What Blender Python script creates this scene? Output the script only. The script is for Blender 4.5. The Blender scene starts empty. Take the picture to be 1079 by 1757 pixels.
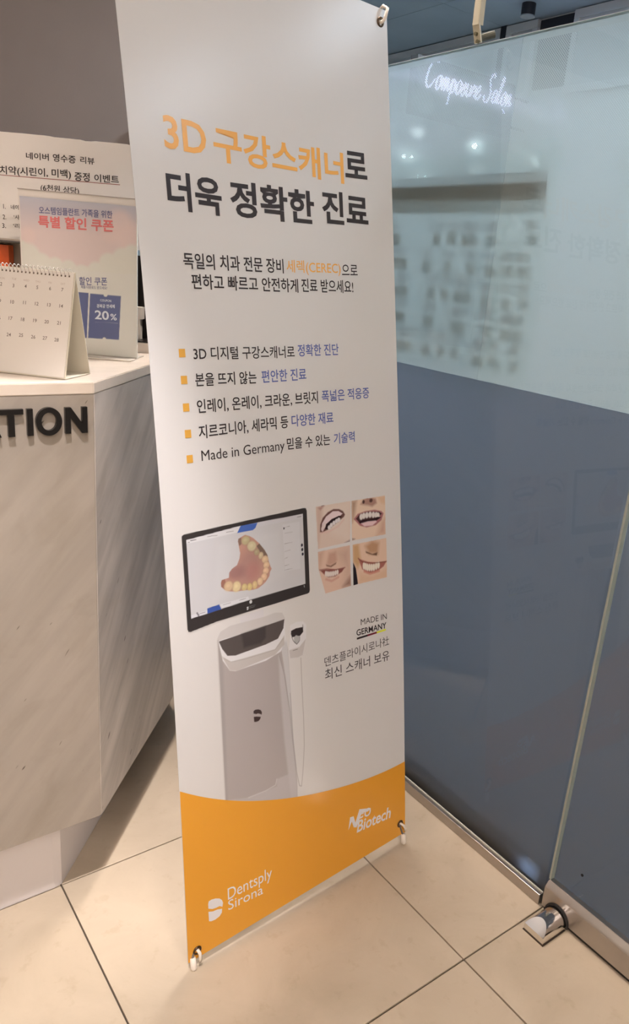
import bpy, bmesh, math, random
import numpy as np
from mathutils import Vector, Matrix
random.seed(7)
scene = bpy.context.scene
C = scene.collection
SW, SH = 1079, 1757
# ---------------------------------------------------------------- camera
FOC, PPX, PPY = 1302.8117, 600.3655, 878.5
EYE = np.array([0.0, 0.0, 1.28902])
CR = np.array([0.79547246, -0.60000648, 0.08494576])
CU = np.array([0.119328, 0.29252559, 0.94878323])
CF = np.array([0.5941249, 0.74459452, -0.30429362])
cam = bpy.data.cameras.new('camera'); camo = bpy.data.objects.new('camera', cam); C.objects.link(camo)
cam.sensor_fit = 'VERTICAL'; cam.sensor_height = 36.0; cam.lens = FOC * 36.0 / SH
cam.shift_x = -(PPX - SW / 2) / SH
cam.clip_start = 0.02
M = Matrix(((CR[0], CU[0], -CF[0], EYE[0]), (CR[1], CU[1], -CF[1], EYE[1]), (CR[2], CU[2], -CF[2], EYE[2]), (0, 0, 0, 1)))
camo.matrix_world = M
scene.camera = camo
# ---------------------------------------------------------------- world + exposure
w = bpy.data.worlds.new('world'); scene.world = w; w.use_nodes = True
w.node_tree.nodes['Background'].inputs[0].default_value = (0.9, 0.85, 0.8, 1)
w.node_tree.nodes['Background'].inputs[1].default_value = 0.05
vs = scene.view_settings
scene.display_settings.display_device = 'sRGB'
vs.view_transform = 'Standard'; vs.look = 'None'; vs.gamma = 1.0; vs.use_curve_mapping = False
vs.exposure = 0.0
WARM = (1.0, 0.85, 0.70); NEUTRAL = (1.0, 0.87, 0.80); COOL = (0.72, 0.86, 1.0)
# (x, y, size x, size y, watts, colour, rotation z) of the ceiling panels: warm room, cool corridor
ROOM_Z, HALL_Z = 2.62, 2.51
ROOM_LAMPS = [(-0.75, -0.9, 0.6, 0.6, 26, NEUTRAL), (-1.5, 0.9, 0.5, 0.5, 13, WARM), (0.15, -1.75, 0.6, 0.6, 52, NEUTRAL), (1.08, 1.60, 0.2, 0.3, 38, NEUTRAL)]
HALL_LAMPS = [(1.72, 0.0, 0.2, 0.45, 5, COOL), (2.0, 0.62, 0.2, 0.35, 4, COOL), (2.1, 2.0, 0.3, 0.5, 50, COOL)]
# ---------------------------------------------------------------- helpers
def lin(c):
    return tuple(((v / 255.0) / 12.92 if v <= 10.3 else ((v / 255.0 + 0.055) / 1.055) ** 2.4) for v in c)
WB = lin((199, 184, 177))
def paint(r, g, b):            # print colour seen on the banner -> ink albedo
    c = lin((r, g, b)); return tuple(min(0.92, 0.66 * c[i] / WB[i]) for i in range(3))
def ray(q): return CF + CR * (q[0] - PPX) / FOC - CU * (q[1] - PPY) / FOC
def on(q, n, c):
    n = np.asarray(n, float); d = ray(q); return EYE + d * ((c - n @ EYE) / (n @ d))
def nodes(name):
    m = bpy.data.materials.new(name); m.use_nodes = True
    return m, m.node_tree.nodes, m.node_tree.links, m.node_tree.nodes['Principled BSDF']
def mat(name, col, rough=0.5, metal=0.0, spec=0.5, bump=0.0, bscale=80, var=0.0, vscale=6, coat=0.0, trans=0.0, ior=1.45):
    m, N, L, b = nodes(name)
    b.inputs['Base Color'].default_value = (*col, 1); b.inputs['Roughness'].default_value = rough
    b.inputs['Metallic'].default_value = metal; b.inputs['Specular IOR Level'].default_value = spec
    b.inputs['Coat Weight'].default_value = coat; b.inputs['Transmission Weight'].default_value = trans; b.inputs['IOR'].default_value = ior
    tc = N.new('ShaderNodeTexCoord')
    if var:
        n = N.new('ShaderNodeTexNoise'); n.inputs['Scale'].default_value = vscale; n.inputs['Detail'].default_value = 5
        L.new(tc.outputs['Object'], n.inputs['Vector'])
        r = N.new('ShaderNodeValToRGB'); r.color_ramp.elements[0].position = 0.3; r.color_ramp.elements[1].position = 0.7
        r.color_ramp.elements[0].color = (*[c * (1 - var) for c in col], 1); r.color_ramp.elements[1].color = (*[min(1, c * (1 + var)) for c in col], 1)
        L.new(n.outputs['Fac'], r.inputs['Fac']); L.new(r.outputs['Color'], b.inputs['Base Color'])
    if bump:
        n = N.new('ShaderNodeTexNoise'); n.inputs['Scale'].default_value = bscale; n.inputs['Detail'].default_value = 3
        L.new(tc.outputs['Object'], n.inputs['Vector'])
        bp = N.new('ShaderNodeBump'); bp.inputs['Strength'].default_value = bump; bp.inputs['Distance'].default_value = 0.002
        L.new(n.outputs['Fac'], bp.inputs['Height']); L.new(bp.outputs['Normal'], b.inputs['Normal'])
    return m
def emit(name, col, s):
    m = bpy.data.materials.new(name); m.use_nodes = True; N = m.node_tree.nodes; N.clear()
    e = N.new('ShaderNodeEmission'); e.inputs[0].default_value = (*col, 1); e.inputs[1].default_value = s
    o = N.new('ShaderNodeOutputMaterial'); m.node_tree.links.new(e.outputs[0], o.inputs[0]); return m
def obj(name, bm, m, parent=None, smooth=False):
    me = bpy.data.meshes.new(name)
    if isinstance(bm, bmesh.types.BMesh): bm.to_mesh(me); bm.free()
    else: me.from_pydata(bm[0], [], bm[1]); me.update()
    if smooth:
        for p in me.polygons: p.use_smooth = True
    me.materials.append(m)
    o = bpy.data.objects.new(name, me); C.objects.link(o)
    if parent is not None:
        o.parent = parent; o.matrix_parent_inverse = Matrix.Translation(-parent.location) if parent.type == 'EMPTY' else Matrix.Identity(4)
    return o
def thing(name, label, cat, loc, group=None):
    o = bpy.data.objects.new(name, None); C.objects.link(o); o.location = loc; o.empty_display_size = 0.05
    o['label'] = label; o['category'] = cat
    if group: o['group'] = group
    return o
def tag(o, label, cat, group=None):
    o['label'] = label; o['category'] = cat
    if group: o['group'] = group
    return o
def structure(o, label=None):
    o['kind'] = 'structure'
    if label: o['label'] = label
    return o
def box(bm, x0, x1, y0, y1, z0, z1, bev=0.0):
    v = [bm.verts.new((x, y, z)) for z in (z0, z1) for (x, y) in ((x0, y0), (x1, y0), (x1, y1), (x0, y1))]
    fs = [bm.faces.new([v[i] for i in f]) for f in ((0, 3, 2, 1), (4, 5, 6, 7), (0, 1, 5, 4), (1, 2, 6, 5), (2, 3, 7, 6), (3, 0, 4, 7))]
    if bev:
        es = {e for f in fs for e in f.edges}
        bmesh.ops.bevel(bm, geom=list(es), offset=bev, segments=2, affect='EDGES', profile=0.5)
    return bm
def bx(*a, **k): return box(bmesh.new(), *a, **k)
def prism(pts, z0, z1, bev=0.0):
    bm = bmesh.new(); n = len(pts)
    a = [bm.verts.new((p[0], p[1], z0)) for p in pts]; b = [bm.verts.new((p[0], p[1], z1)) for p in pts]
    bm.faces.new(a[::-1]); bm.faces.new(b)
    for i in range(n): bm.faces.new((a[i], a[(i + 1) % n], b[(i + 1) % n], b[i]))
    bmesh.ops.recalc_face_normals(bm, faces=bm.faces[:])
    if bev: bmesh.ops.bevel(bm, geom=bm.edges[:], offset=bev, segments=2, affect='EDGES')
    return bm
def tube(bm, pts, r, seg=10, cap=True):
    pts = [Vector(p) for p in pts]; rings = []
    for i, p in enumerate(pts):
        t = (pts[min(i + 1, len(pts) - 1)] - pts[max(i - 1, 0)]).normalized()
        u = t.orthogonal() if i == 0 else (u - t * u.dot(t)); u.normalize(); v = t.cross(u)
        rr = r[i] if isinstance(r, (list, tuple)) else r
        rings.append([bm.verts.new(p + (u * math.cos(k * 2 * math.pi / seg) + v * math.sin(k * 2 * math.pi / seg)) * rr) for k in range(seg)])
    for a, b in zip(rings, rings[1:]):
        for k in range(seg): bm.faces.new((a[k], a[(k + 1) % seg], b[(k + 1) % seg], b[k]))
    if cap: bm.faces.new(rings[0][::-1]); bm.faces.new(rings[-1])
    return bm
def frame_map(O, U, V, Nn):    # local (u, v, w) -> world
    O, U, V, Nn = map(lambda a: np.asarray(a, float), (O, U, V, Nn))
    return lambda u, v, ww: O + U * u + V * v + Nn * ww
def fbox(bm, f, u0, u1, v0, v1, w0, w1):
    v = [bm.verts.new(f(a, b, c)) for c in (w0, w1) for (a, b) in ((u0, v0), (u1, v0), (u1, v1), (u0, v1))]
    for g in ((0, 3, 2, 1), (4, 5, 6, 7), (0, 1, 5, 4), (1, 2, 6, 5), (2, 3, 7, 6), (3, 0, 4, 7)): bm.faces.new([v[i] for i in g])
    return bm
def fb(f, *a):
    bm = fbox(bmesh.new(), f, *a); bmesh.ops.recalc_face_normals(bm, faces=bm.faces[:]); return bm
def text_geo(s, bold=0.0, shear=0.0, space=1.0):
    cu = bpy.data.curves.new('lettering', 'FONT'); cu.body = s; cu.size = 1.0; cu.resolution_u = 3
    cu.offset = bold; cu.shear = shear; cu.space_character = space; cu.fill_mode = 'FRONT'
    o = bpy.data.objects.new('lettering', cu); C.objects.link(o)
    bpy.context.view_layer.update()
    me = bpy.data.meshes.new_from_object(o.evaluated_get(bpy.context.evaluated_depsgraph_get()))
    vs_ = np.array([v.co[:2] for v in me.vertices]); fs = [tuple(p.vertices) for p in me.polygons]
    bpy.data.objects.remove(o); bpy.data.curves.remove(cu); bpy.data.meshes.remove(me)
    return vs_, fs
def put_text(name, s, box4, mapper, m, parent, bold=0.0, shear=0.0, space=1.0):
    """box4 = x0, bottom at x0, x1, bottom at x1, height of the ink"""
    v, f = text_geo(s, bold, shear, space)
    mn, mx = v.min(0), v.max(0); x0, b0, x1, b1, h = box4
    a = (v[:, 0] - mn[0]) / (mx[0] - mn[0]); c = (v[:, 1] - mn[1]) / (mx[1] - mn[1])
    X = x0 + (x1 - x0) * a; Zv = b0 + (b1 - b0) * a + h * c
    return obj(name, ([tuple(mapper(x, z)) for x, z in zip(X, Zv)], f), m, parent)

# ---------------------------------------------------------------- materials of the setting
def tile_mat():
    m, N, L, b = nodes('beige_porcelain_tile')
    tc = N.new('ShaderNodeTexCoord'); oi = N.new('ShaderNodeObjectInfo')
    add = N.new('ShaderNodeVectorMath'); add.operation = 'ADD'
    cmb = N.new('ShaderNodeCombineXYZ'); mul = N.new('ShaderNodeMath'); mul.operation = 'MULTIPLY'; mul.inputs[1].default_value = 37
    L.new(oi.outputs['Random'], mul.inputs[0]); L.new(mul.outputs[0], cmb.inputs[2]); L.new(mul.outputs[0], cmb.inputs[0])
    L.new(tc.outputs['Object'], add.inputs[0]); L.new(cmb.outputs[0], add.inputs[1])
    n = N.new('ShaderNodeTexNoise'); n.inputs['Scale'].default_value = 5; n.inputs['Detail'].default_value = 7; n.inputs['Roughness'].default_value = 0.6; n.inputs['Distortion'].default_value = 0.8
    L.new(add.outputs[0], n.inputs['Vector'])
    r = N.new('ShaderNodeValToRGB'); e = r.color_ramp.elements
    e[0].position = 0.28; e[0].color = (0.44, 0.365, 0.27, 1); e[1].position = 0.7; e[1].color = (0.54, 0.455, 0.345, 1)
    L.new(n.outputs['Fac'], r.inputs['Fac'])
    n2 = N.new('ShaderNodeTexNoise'); n2.inputs['Scale'].default_value = 38; n2.inputs['Detail'].default_value = 4
    L.new(add.outputs[0], n2.inputs['Vector'])
    r2 = N.new('ShaderNodeValToRGB'); r2.color_ramp.elements[0].position = 0.26; r2.color_ramp.elements[0].color = (0.92, 0.90, 0.87, 1); r2.color_ramp.elements[1].position = 0.40; r2.color_ramp.elements[1].color = (1, 1, 1, 1)
    L.new(n2.outputs['Fac'], r2.inputs['Fac'])
    mx = N.new('ShaderNodeMix'); mx.data_type = 'RGBA'; mx.blend_type = 'MULTIPLY'; mx.inputs['Factor'].default_value = 1
    L.new(r.outputs['Color'], mx.inputs['A']); L.new(r2.outputs['Color'], mx.inputs['B']); L.new(mx.outputs['Result'], b.inputs['Base Color'])
    b.inputs['Roughness'].default_value = 0.32; b.inputs['Specular IOR Level'].default_value = 0.45
    bp = N.new('ShaderNodeBump'); bp.inputs['Strength'].default_value = 0.08; bp.inputs['Distance'].default_value = 0.002
    L.new(n2.outputs['Fac'], bp.inputs['Height']); L.new(bp.outputs['Normal'], b.inputs['Normal'])
    return m
def marble_mat(name, base, vein, seed, ang=50, amount=1.0):
    """streaks run along a diagonal of the panel; UV = metres on the panel"""
    m, N, L, b = nodes(name)
    uv = N.new('ShaderNodeUVMap')
    rot = N.new('ShaderNodeMapping'); rot.inputs['Rotation'].default_value = (0, 0, math.radians(-ang)); rot.inputs['Location'].default_value = (seed, seed * .7, 0)
    L.new(uv.outputs[0], rot.inputs['Vector'])
    def streak(sx, sy, detail, dist=0.0, rough=.55):
        mp = N.new('ShaderNodeMapping'); mp.inputs['Scale'].default_value = (sx, sy, 1); L.new(rot.outputs[0], mp.inputs['Vector'])
        n = N.new('ShaderNodeTexNoise'); n.inputs['Scale'].default_value = 1; n.inputs['Detail'].default_value = detail; n.inputs['Distortion'].default_value = dist; n.inputs['Roughness'].default_value = rough
        L.new(mp.outputs[0], n.inputs['Vector']); return n
    def ramp(n, p0, c0, p1, c1):
        r = N.new('ShaderNodeValToRGB'); r.color_ramp.elements[0].position = p0; r.color_ramp.elements[0].color = (*c0, 1)
        r.color_ramp.elements[1].position = p1; r.color_ramp.elements[1].color = (*c1, 1); L.new(n.outputs['Fac'], r.inputs['Fac']); return r
    def mult(a, bb, f=1.0):
        x = N.new('ShaderNodeMix'); x.data_type = 'RGBA'; x.blend_type = 'MULTIPLY'; x.inputs['Factor'].default_value = f
        L.new(a, x.inputs['A']); L.new(bb, x.inputs['B']); return x.outputs['Result']
    r1 = ramp(streak(1.2, 6, 6, .8), .32, vein, .66, base)
    k = 1 - .16 * amount
    r2 = ramp(streak(3, 26, 6, .5), .33, (k, k, k), .62, (1, 1, 1))
    r3 = ramp(streak(26, 110, 1, .1, .3), .185, (.2, .17, .15), .225, (1, 1, 1))
    r4 = ramp(streak(9, 16, 4, .5), .3, (.9, .89, .87), .5, (1, 1, 1))
    c = mult(mult(mult(r1.outputs[0], r2.outputs[0]), r3.outputs[0]), r4.outputs[0])
    L.new(c, b.inputs['Base Color']); b.inputs['Roughness'].default_value = 0.28; b.inputs['Specular IOR Level'].default_value = 0.4
    return m
TILE = tile_mat()
GROUT = mat('dark_grout', (0.10, 0.08, 0.06), 0.9, bump=0.3)
WALLM = mat('taupe_wall_paint', (0.115, 0.088, 0.074), 0.8, bump=0.1, bscale=220, var=0.03)
ROOMW = mat('cream_wall_paint', (0.62, 0.55, 0.48), 0.8, bump=0.1, bscale=220)
CEILM = mat('ceiling_board', (0.75, 0.72, 0.68), 0.85, bump=0.15, bscale=120)
HALLC = mat('slate_grey_ceiling_board', (0.38, 0.47, 0.54), 0.8, bump=0.2, bscale=60, var=0.06, vscale=3)
HALLW = mat('pale_grey_corridor_wall', (0.62, 0.68, 0.70), 0.7, var=0.03)
HALLF = mat('grey_corridor_floor', (0.16, 0.17, 0.17), 0.4, var=0.08)
STEEL = mat('brushed_steel', (0.46, 0.43, 0.41), 0.33, 1.0, bump=0.05, bscale=300, var=0.05, vscale=20)
CHROME = mat('chrome', (0.80, 0.78, 0.76), 0.1, 1.0)
BLACKR = mat('black_rubber', (0.012, 0.01, 0.01), 0.7)
WHITEP = mat('white_plastic', (0.80, 0.74, 0.66), 0.4)
CREAMM = mat('cream_painted_metal', (0.50, 0.47, 0.36), 0.4)
DARKM = mat('dark_painted_metal', (0.02, 0.022, 0.03), 0.4)

# ---------------------------------------------------------------- floor with real tiles
XG = 1.2265                                   # plane of the glass partition
XL, XH, YB, YF, = -2.3, 3.2, -2.3, 4.6
TX, TY, TS, GAP = 0.97457, 0.73121, 0.6, 0.0032
fl = structure(obj('floor', bx(XL, XH, YB, YF, -0.06, -0.006), GROUT), 'beige porcelain floor tiles with thin dark joints')
ix0 = int(math.floor((XL - TX) / TS)); ix1 = int(math.ceil((XG - TX) / TS))
iy0 = int(math.floor((YB - TY) / TS)); iy1 = int(math.ceil((YF - TY) / TS))
for i in range(ix0, ix1):
    for j in range(iy0, iy1):
        x0 = max(XL, TX + i * TS + GAP / 2); x1 = min(XG - 0.002, TX + (i + 1) * TS - GAP / 2)
        y0 = max(YB, TY + j * TS + GAP / 2); y1 = min(YF, TY + (j + 1) * TS - GAP / 2)
        dz = -0.0004 + random.uniform(-0.0003, 0.0003)
        t_ = bmesh.new(); box(t_, x0, x1, y0, y1, -0.0058, dz, 0.0008); obj('tile', t_, TILE, fl)
obj('corridor_floor', bx(XG + 0.02, XH, YB, YF, -0.0058, -0.0005), HALLF, fl)

# ---------------------------------------------------------------- room shell
structure(obj('wall_back', bx(XL, XG - 0.013, 3.0, 3.1, 0, ROOM_Z), WALLM), 'taupe painted wall behind the reception counter')
structure(obj('wall_left', bx(XL - 0.1, XL, YB, YF, 0, ROOM_Z), ROOMW))
structure(obj('wall_rear', bx(XL, XH, YB - 0.1, YB, 0, ROOM_Z), ROOMW))
structure(obj('ceiling', bx(XL, XG + 0.03, YB, 4.6, ROOM_Z, ROOM_Z + 0.08), CEILM))
hc = structure(obj('ceiling_corridor', bx(XG + 0.03, XH + 0.1, YB, YF + 0.1, HALL_Z + 0.012, ROOM_Z + 0.08), DARKM), 'slate grey corridor ceiling boards above the glass')
for i in range(4):
    for j in range(8):
        x0 = XG + 0.035 + i * 0.5; y0 = YB + j * 0.9
        if x0 > XH: continue
        obj('ceiling_panel', bx(x0, min(XH, x0 + 0.497), y0, min(YF, y0 + 0.897), HALL_Z, HALL_Z + 0.012), HALLC, hc)
structure(obj('wall_corridor', bx(XH, XH + 0.1, YB, YF, 0, ROOM_Z), HALLW), 'pale grey corridor wall seen blurred through the frosted glass')
structure(obj('wall_corridor_end', bx(XG, XH, YF, YF + 0.1, 0, ROOM_Z), HALLW))

# ---------------------------------------------------------------- lights: ceiling panels
def panel(x, y, sx, sy, W, col, z, label, rot=0):
    t = thing('ceiling_light', label, 'ceiling light', (x, y, z))
    fr = bmesh.new()
    for a in ((x - sx / 2 - .02, x + sx / 2 + .02, y - sy / 2 - .02, y - sy / 2), (x - sx / 2 - .02, x + sx / 2 + .02, y + sy / 2, y + sy / 2 + .02),
              (x - sx / 2 - .02, x - sx / 2, y - sy / 2, y + sy / 2), (x + sx / 2, x + sx / 2 + .02, y - sy / 2, y + sy / 2)):
        box(fr, *a, z - 0.016, z - 0.0005)
    obj('frame', fr, WHITEP, t)
    area = sx * sy
    obj('diffuser', bx(x - sx / 2, x + sx / 2, y - sy / 2, y + sy / 2, z - 0.012, z - 0.001), emit('lit_diffuser', col, W / (math.pi * area)), t)
for k, a in enumerate(ROOM_LAMPS):
    panel(*a, ROOM_Z, 'square warm ceiling light, ' + ['above the visitor side of the banner', 'left of the reception counter', 'at the rear of the room', 'above the angled end of the counter'][k])
for k, a in enumerate(HALL_LAMPS):
    panel(*a, HALL_Z, 'cool white corridor ceiling light, ' + ['nearest the glass door', 'second from the glass door', 'above the notice board'][k])
def spot(x, y, z, W, col, tgt, size, blend, label):
    t = thing('recessed_downlight', label, 'ceiling light', (x, y, z))
    bm = bmesh.new(); tube(bm, [(x, y, z - 0.0005), (x, y, z - 0.012)], [0.05, 0.045], 24); obj('ring', bm, WHITEP, t)
    l = bpy.data.lights.new('spot_lamp', 'SPOT'); l.energy = W; l.color = col; l.spot_size = math.radians(size); l.spot_blend = blend; l.shadow_soft_size = 0.03
    o = bpy.data.objects.new('spot_lamp', l); C.objects.link(o); o.location = (x, y, z - 0.02)
    o.rotation_euler = (Vector(tgt) - Vector((x, y, z - 0.02))).to_track_quat('-Z', 'Y').to_euler()
    o.parent = t; o.matrix_parent_inverse = Matrix.Translation(-Vector((x, y, z)))
spot(0.12, 0.62, ROOM_Z, 250, (1.0, 0.91, 0.90), (0.42, 1.32, 0), 25, 1.0, 'recessed warm downlight above the counter front')

# ---------------------------------------------------------------- reception counter
def uv_panel(name, P0, P1, z0, z1, m, parent, th=0.02, inward=1):
    """upright slab from P0 to P1 with a metre UV on its faces"""
    P0 = np.array(P0); P1 = np.array(P1); d = (P1 - P0); Ln = np.linalg.norm(d); d = d / Ln; n = np.array([-d[1], d[0]]) * inward
    bm = bmesh.new(); uvl = bm.loops.layers.uv.new('UVMap')
    pts = [(P0, 0), (P1, Ln), (P1 + n * th, Ln), (P0 + n * th, 0)]
    lo = [bm.verts.new((p[0][0], p[0][1], z0)) for p in pts]; hi = [bm.verts.new((p[0][0], p[0][1], z1)) for p in pts]
    bm.faces.new(lo[::-1]); bm.faces.new(hi)
    for i in range(4): bm.faces.new((lo[i], lo[(i + 1) % 4], hi[(i + 1) % 4], hi[i]))
    bmesh.ops.recalc_face_normals(bm, faces=bm.faces[:])
    bmesh.ops.bevel(bm, geom=bm.edges[:], offset=0.0012, segments=1, affect='EDGES')
    for f in bm.faces:
        for lp in f.loops:
            c = lp.vert.co; lp[uvl].uv = ((c.x - P0[0]) * d[0] + (c.y - P0[1]) * d[1], c.z)
    return obj(name, bm, m, parent)
CX0, CY0 = 0.4458, 1.2849
SA = math.radians(47.3); sd = np.array([math.cos(SA), math.sin(SA)])
END = np.array([CX0, CY0]) + sd * 0.66
ct = thing('reception_counter', 'pale marble reception counter with black raised lettering and an angled end', 'counter', (-0.4, 1.9, 0))
MF = marble_mat('cream_marble', (0.40, 0.358, 0.308), (0.335, 0.298, 0.255), 1.3, 50, 0.6)
MS = marble_mat('grey_veined_marble', (0.66, 0.60, 0.54), (0.45, 0.41, 0.37), 4.1, 44, 1.4)
MT = mat('white_stone_slab', (0.72, 0.64, 0.55), 0.22, var=0.06, vscale=14)
uv_panel('front_panel', (-1.9, CY0), (CX0, CY0), 0.18, 1.0485, MF, ct)
uv_panel('side_panel', (CX0 + 0.0006, CY0 + 0.0006), END, 0.18, 1.0485, MS, ct)
obj('carcass', prism([(-1.9, CY0 + .021), (CX0 - 0.01, CY0 + .021), (END[0] - 0.022, END[1] + 0.0), (END[0] - .022, 2.35), (-1.9, 2.35)], 0.18, 1.048), MF, ct)
obj('worktop', prism([(-1.9, CY0 - .001), (CX0, CY0 - .001), (END[0] + .001, END[1]), (END[0] + .001, 2.37), (-1.9, 2.37)], 1.049, 1.0688, 0.0015), MT, ct)
KM = mat('pale_pink_grey_laminate', (0.66, 0.63, 0.63), 0.35)
kd = np.array([math.cos(math.radians(48.1)), math.sin(math.radians(48.1))])
K0 = np.array([0.3600, 1.331]); K1 = K0 + np.array([0.0, 0.0]) + kd * 0.72
obj('toe_kick', prism([(-1.85, 1.331), tuple(K0), (0.3768, 1.3345), (0.3768 + kd[0] * .7, 1.3345 + kd[1] * .7), (0.3768 + kd[0] * .7, 2.3), (-1.85, 2.3)], 0.0, 0.1795), KM, ct)
# raised letters on the front panel
LB = mat('black_acrylic', (0.006, 0.005, 0.005), 0.25)
lt = bpy.data.objects.new('lettering', None); C.objects.link(lt); lt.parent = ct; lt.location = (0, 0, 0); lt.matrix_parent_inverse = Matrix.Translation(-ct.location)
def letter(polys, x0, x1, holes=None):
    bm = bmesh.new(); z0, z1, y0, y1 = 0.9840, 1.0285, CY0 - 0.0075, CY0 - 0.0003
    for poly in polys:
        P = [(x0 + (x1 - x0) * a, z0 + (z1 - z0) * b) for a, b in poly]; n = len(P)
        f = [bm.verts.new((p[0], y0, p[1])) for p in P]; g = [bm.verts.new((p[0], y1, p[1])) for p in P]
        bm.faces.new(f); bm.faces.new(g[::-1])
        for i in range(n): bm.faces.new((f[i], g[i], g[(i + 1) % n], f[(i + 1) % n]))
    bmesh.ops.recalc_face_normals(bm, faces=bm.faces[:])
    return obj('letter', bm, LB, lt)
letter([[(0, 0), (.21, 0), (.5, .78), (.79, 0), (1, 0), (.62, 1), (.38, 1)], [(.27, .22), (.73, .22), (.67, .4), (.33, .4)]], 0.2465, 0.2940)
letter([[(0, .81), (1, .81), (1, 1), (0, 1)], [(.37, 0), (.63, 0), (.63, .81), (.37, .81)]], 0.2905, 0.3285)
letter([[(0, 0), (1, 0), (1, 1), (0, 1)]], 0.3340, 0.3432)
ob = []
for k in range(32):
    a0, a1 = k * math.pi / 16, (k + 1) * math.pi / 16
    P = lambda a, r1, r2: (.5 + r1 * math.cos(a), .5 + r2 * math.sin(a))
    ob.append([P(a0, .5, .53), P(a1, .5, .53), P(a1, .29, .34), P(a0, .29, .34)])
letter(ob, 0.3475, 0.3895)
letter([[(0, 0), (.24, 0), (.24, .62), (.74, 0), (1, 0), (1, 1), (.76, 1), (.76, .38), (.26, 1), (0, 1)]], 0.3948, 0.4318)

# ---------------------------------------------------------------- glass partition
def pane_mat(name, tint=(0.93, 0.97, 0.96), refl=1.0):
    m = bpy.data.materials.new(name); m.use_nodes = True; N = m.node_tree.nodes; L = m.node_tree.links; N.clear()
    tr = N.new('ShaderNodeBsdfTransparent'); tr.inputs[0].default_value = (*tint, 1)
    gl = N.new('ShaderNodeBsdfGlossy'); gl.inputs['Roughness'].default_value = 0.02
    fr = N.new('ShaderNodeFresnel'); fr.inputs[0].default_value = 1.5
    mx = N.new('ShaderNodeMixShader'); o = N.new('ShaderNodeOutputMaterial')
    ge = N.new('ShaderNodeNewGeometry'); sb_ = N.new('ShaderNodeMath'); sb_.operation = 'SUBTRACT'; sb_.inputs[0].default_value = 1; L.new(ge.outputs['Backfacing'], sb_.inputs[1])
    mu = N.new('ShaderNodeMath'); mu.operation = 'MULTIPLY'; L.new(fr.outputs[0], mu.inputs[0]); L.new(sb_.outputs[0], mu.inputs[1])
    L.new(mu.outputs[0], mx.inputs[0]); L.new(tr.outputs[0], mx.inputs[1]); L.new(gl.outputs[0], mx.inputs[2]); L.new(mx.outputs[0], o.inputs[0])
    return m
def film_mat(name, diff, trans, blur_col, wd, wt, rough, holes=False):
    """film = diffuse + translucent + blurred see-through; optional grid of punched dots that shrink downwards"""
    m = bpy.data.materials.new(name); m.use_nodes = True; N = m.node_tree.nodes; L = m.node_tree.links; N.clear()
    d = N.new('ShaderNodeBsdfDiffuse'); d.inputs[0].default_value = (*diff, 1)
    t = N.new('ShaderNodeBsdfTranslucent'); t.inputs[0].default_value = (*trans, 1)
    g = N.new('ShaderNodeBsdfRefraction'); g.inputs['Color'].default_value = (*blur_col, 1); g.inputs['Roughness'].default_value = rough; g.inputs['IOR'].default_value = 1.12
    a = N.new('ShaderNodeMixShader'); a.inputs[0].default_value = wt; L.new(d.outputs[0], a.inputs[1]); L.new(t.outputs[0], a.inputs[2])
    b = N.new('ShaderNodeMixShader'); b.inputs[0].default_value = 1 - wd; L.new(a.outputs[0], b.inputs[1]); L.new(g.outputs[0], b.inputs[2])
    out = N.new('ShaderNodeOutputMaterial')
    if not holes: L.new(b.outputs[0], out.inputs[0]); return m
    ge = N.new('ShaderNodeNewGeometry'); sp = N.new('ShaderNodeSeparateXYZ'); L.new(ge.outputs['Position'], sp.inputs[0])
    def mth(op, x, y=None):
        n = N.new('ShaderNodeMath'); n.operation = op
        for i, v in enumerate((x, y)):
            if v is None: continue
            if isinstance(v, (int, float)): n.inputs[i].default_value = v
            else: L.new(v, n.inputs[i])
        return n.outputs[0]
    pit = 0.0034
    Y, Z = sp.outputs['Y'], sp.outputs['Z']
    p = mth('MULTIPLY', mth('ADD', Y, Z), 0.7071 / pit); q = mth('MULTIPLY', mth('SUBTRACT', Y, Z), 0.7071 / pit)
    fp = mth('SUBTRACT', mth('FRACT', p), 0.5); fq = mth('SUBTRACT', mth('FRACT', q), 0.5)
    r2 = mth('ADD', mth('MULTIPLY', fp, fp), mth('MULTIPLY', fq, fq))
    # radius: full near the top edge, nothing in the solid top border and below the fade
    mr = N.new('ShaderNodeMapRange'); mr.inputs['From Min'].default_value = 1.30; mr.inputs['From Max'].default_value = 1.70; mr.inputs['To Min'].default_value = 0.0; mr.inputs['To Max'].default_value = 0.30
    L.new(Z, mr.inputs['Value'])
    inside = mth('LESS_THAN', r2, mth('MULTIPLY', mr.outputs[0], mr.outputs[0]))
    hole = mth('MULTIPLY', inside, mth('LESS_THAN', Z, 1.727))
    tp = N.new('ShaderNodeBsdfTransparent'); c = N.new('ShaderNodeMixShader')
    L.new(hole, c.inputs[0]); L.new(b.outputs[0], c.inputs[1]); L.new(tp.outputs[0], c.inputs[2]); L.new(c.outputs[0], out.inputs[0])
    return m
PANE = pane_mat('clear_tempered_glass')
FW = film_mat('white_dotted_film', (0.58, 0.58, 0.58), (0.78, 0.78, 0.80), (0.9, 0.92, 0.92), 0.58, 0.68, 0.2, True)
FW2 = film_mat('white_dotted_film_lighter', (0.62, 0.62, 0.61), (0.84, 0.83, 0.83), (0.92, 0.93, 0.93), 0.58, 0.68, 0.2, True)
FD = film_mat('smoke_grey_film', (0.16, 0.14, 0.125), (0.56, 0.57, 0.66), (0.52, 0.53, 0.56), 0.72, 0.62, 0.2)
GEDGE = mat('green_glass_edge', (0.42, 0.46, 0.42), 0.15, trans=0.3)
ZT, ZF = 1.7385, 1.0832
GY0, GY1 = 0.741, 3.6
gp = thing('glass_partition', 'fixed glass partition with white dotted film above smoke grey film', 'glass partition', (XG, 2.2, 0))
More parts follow.
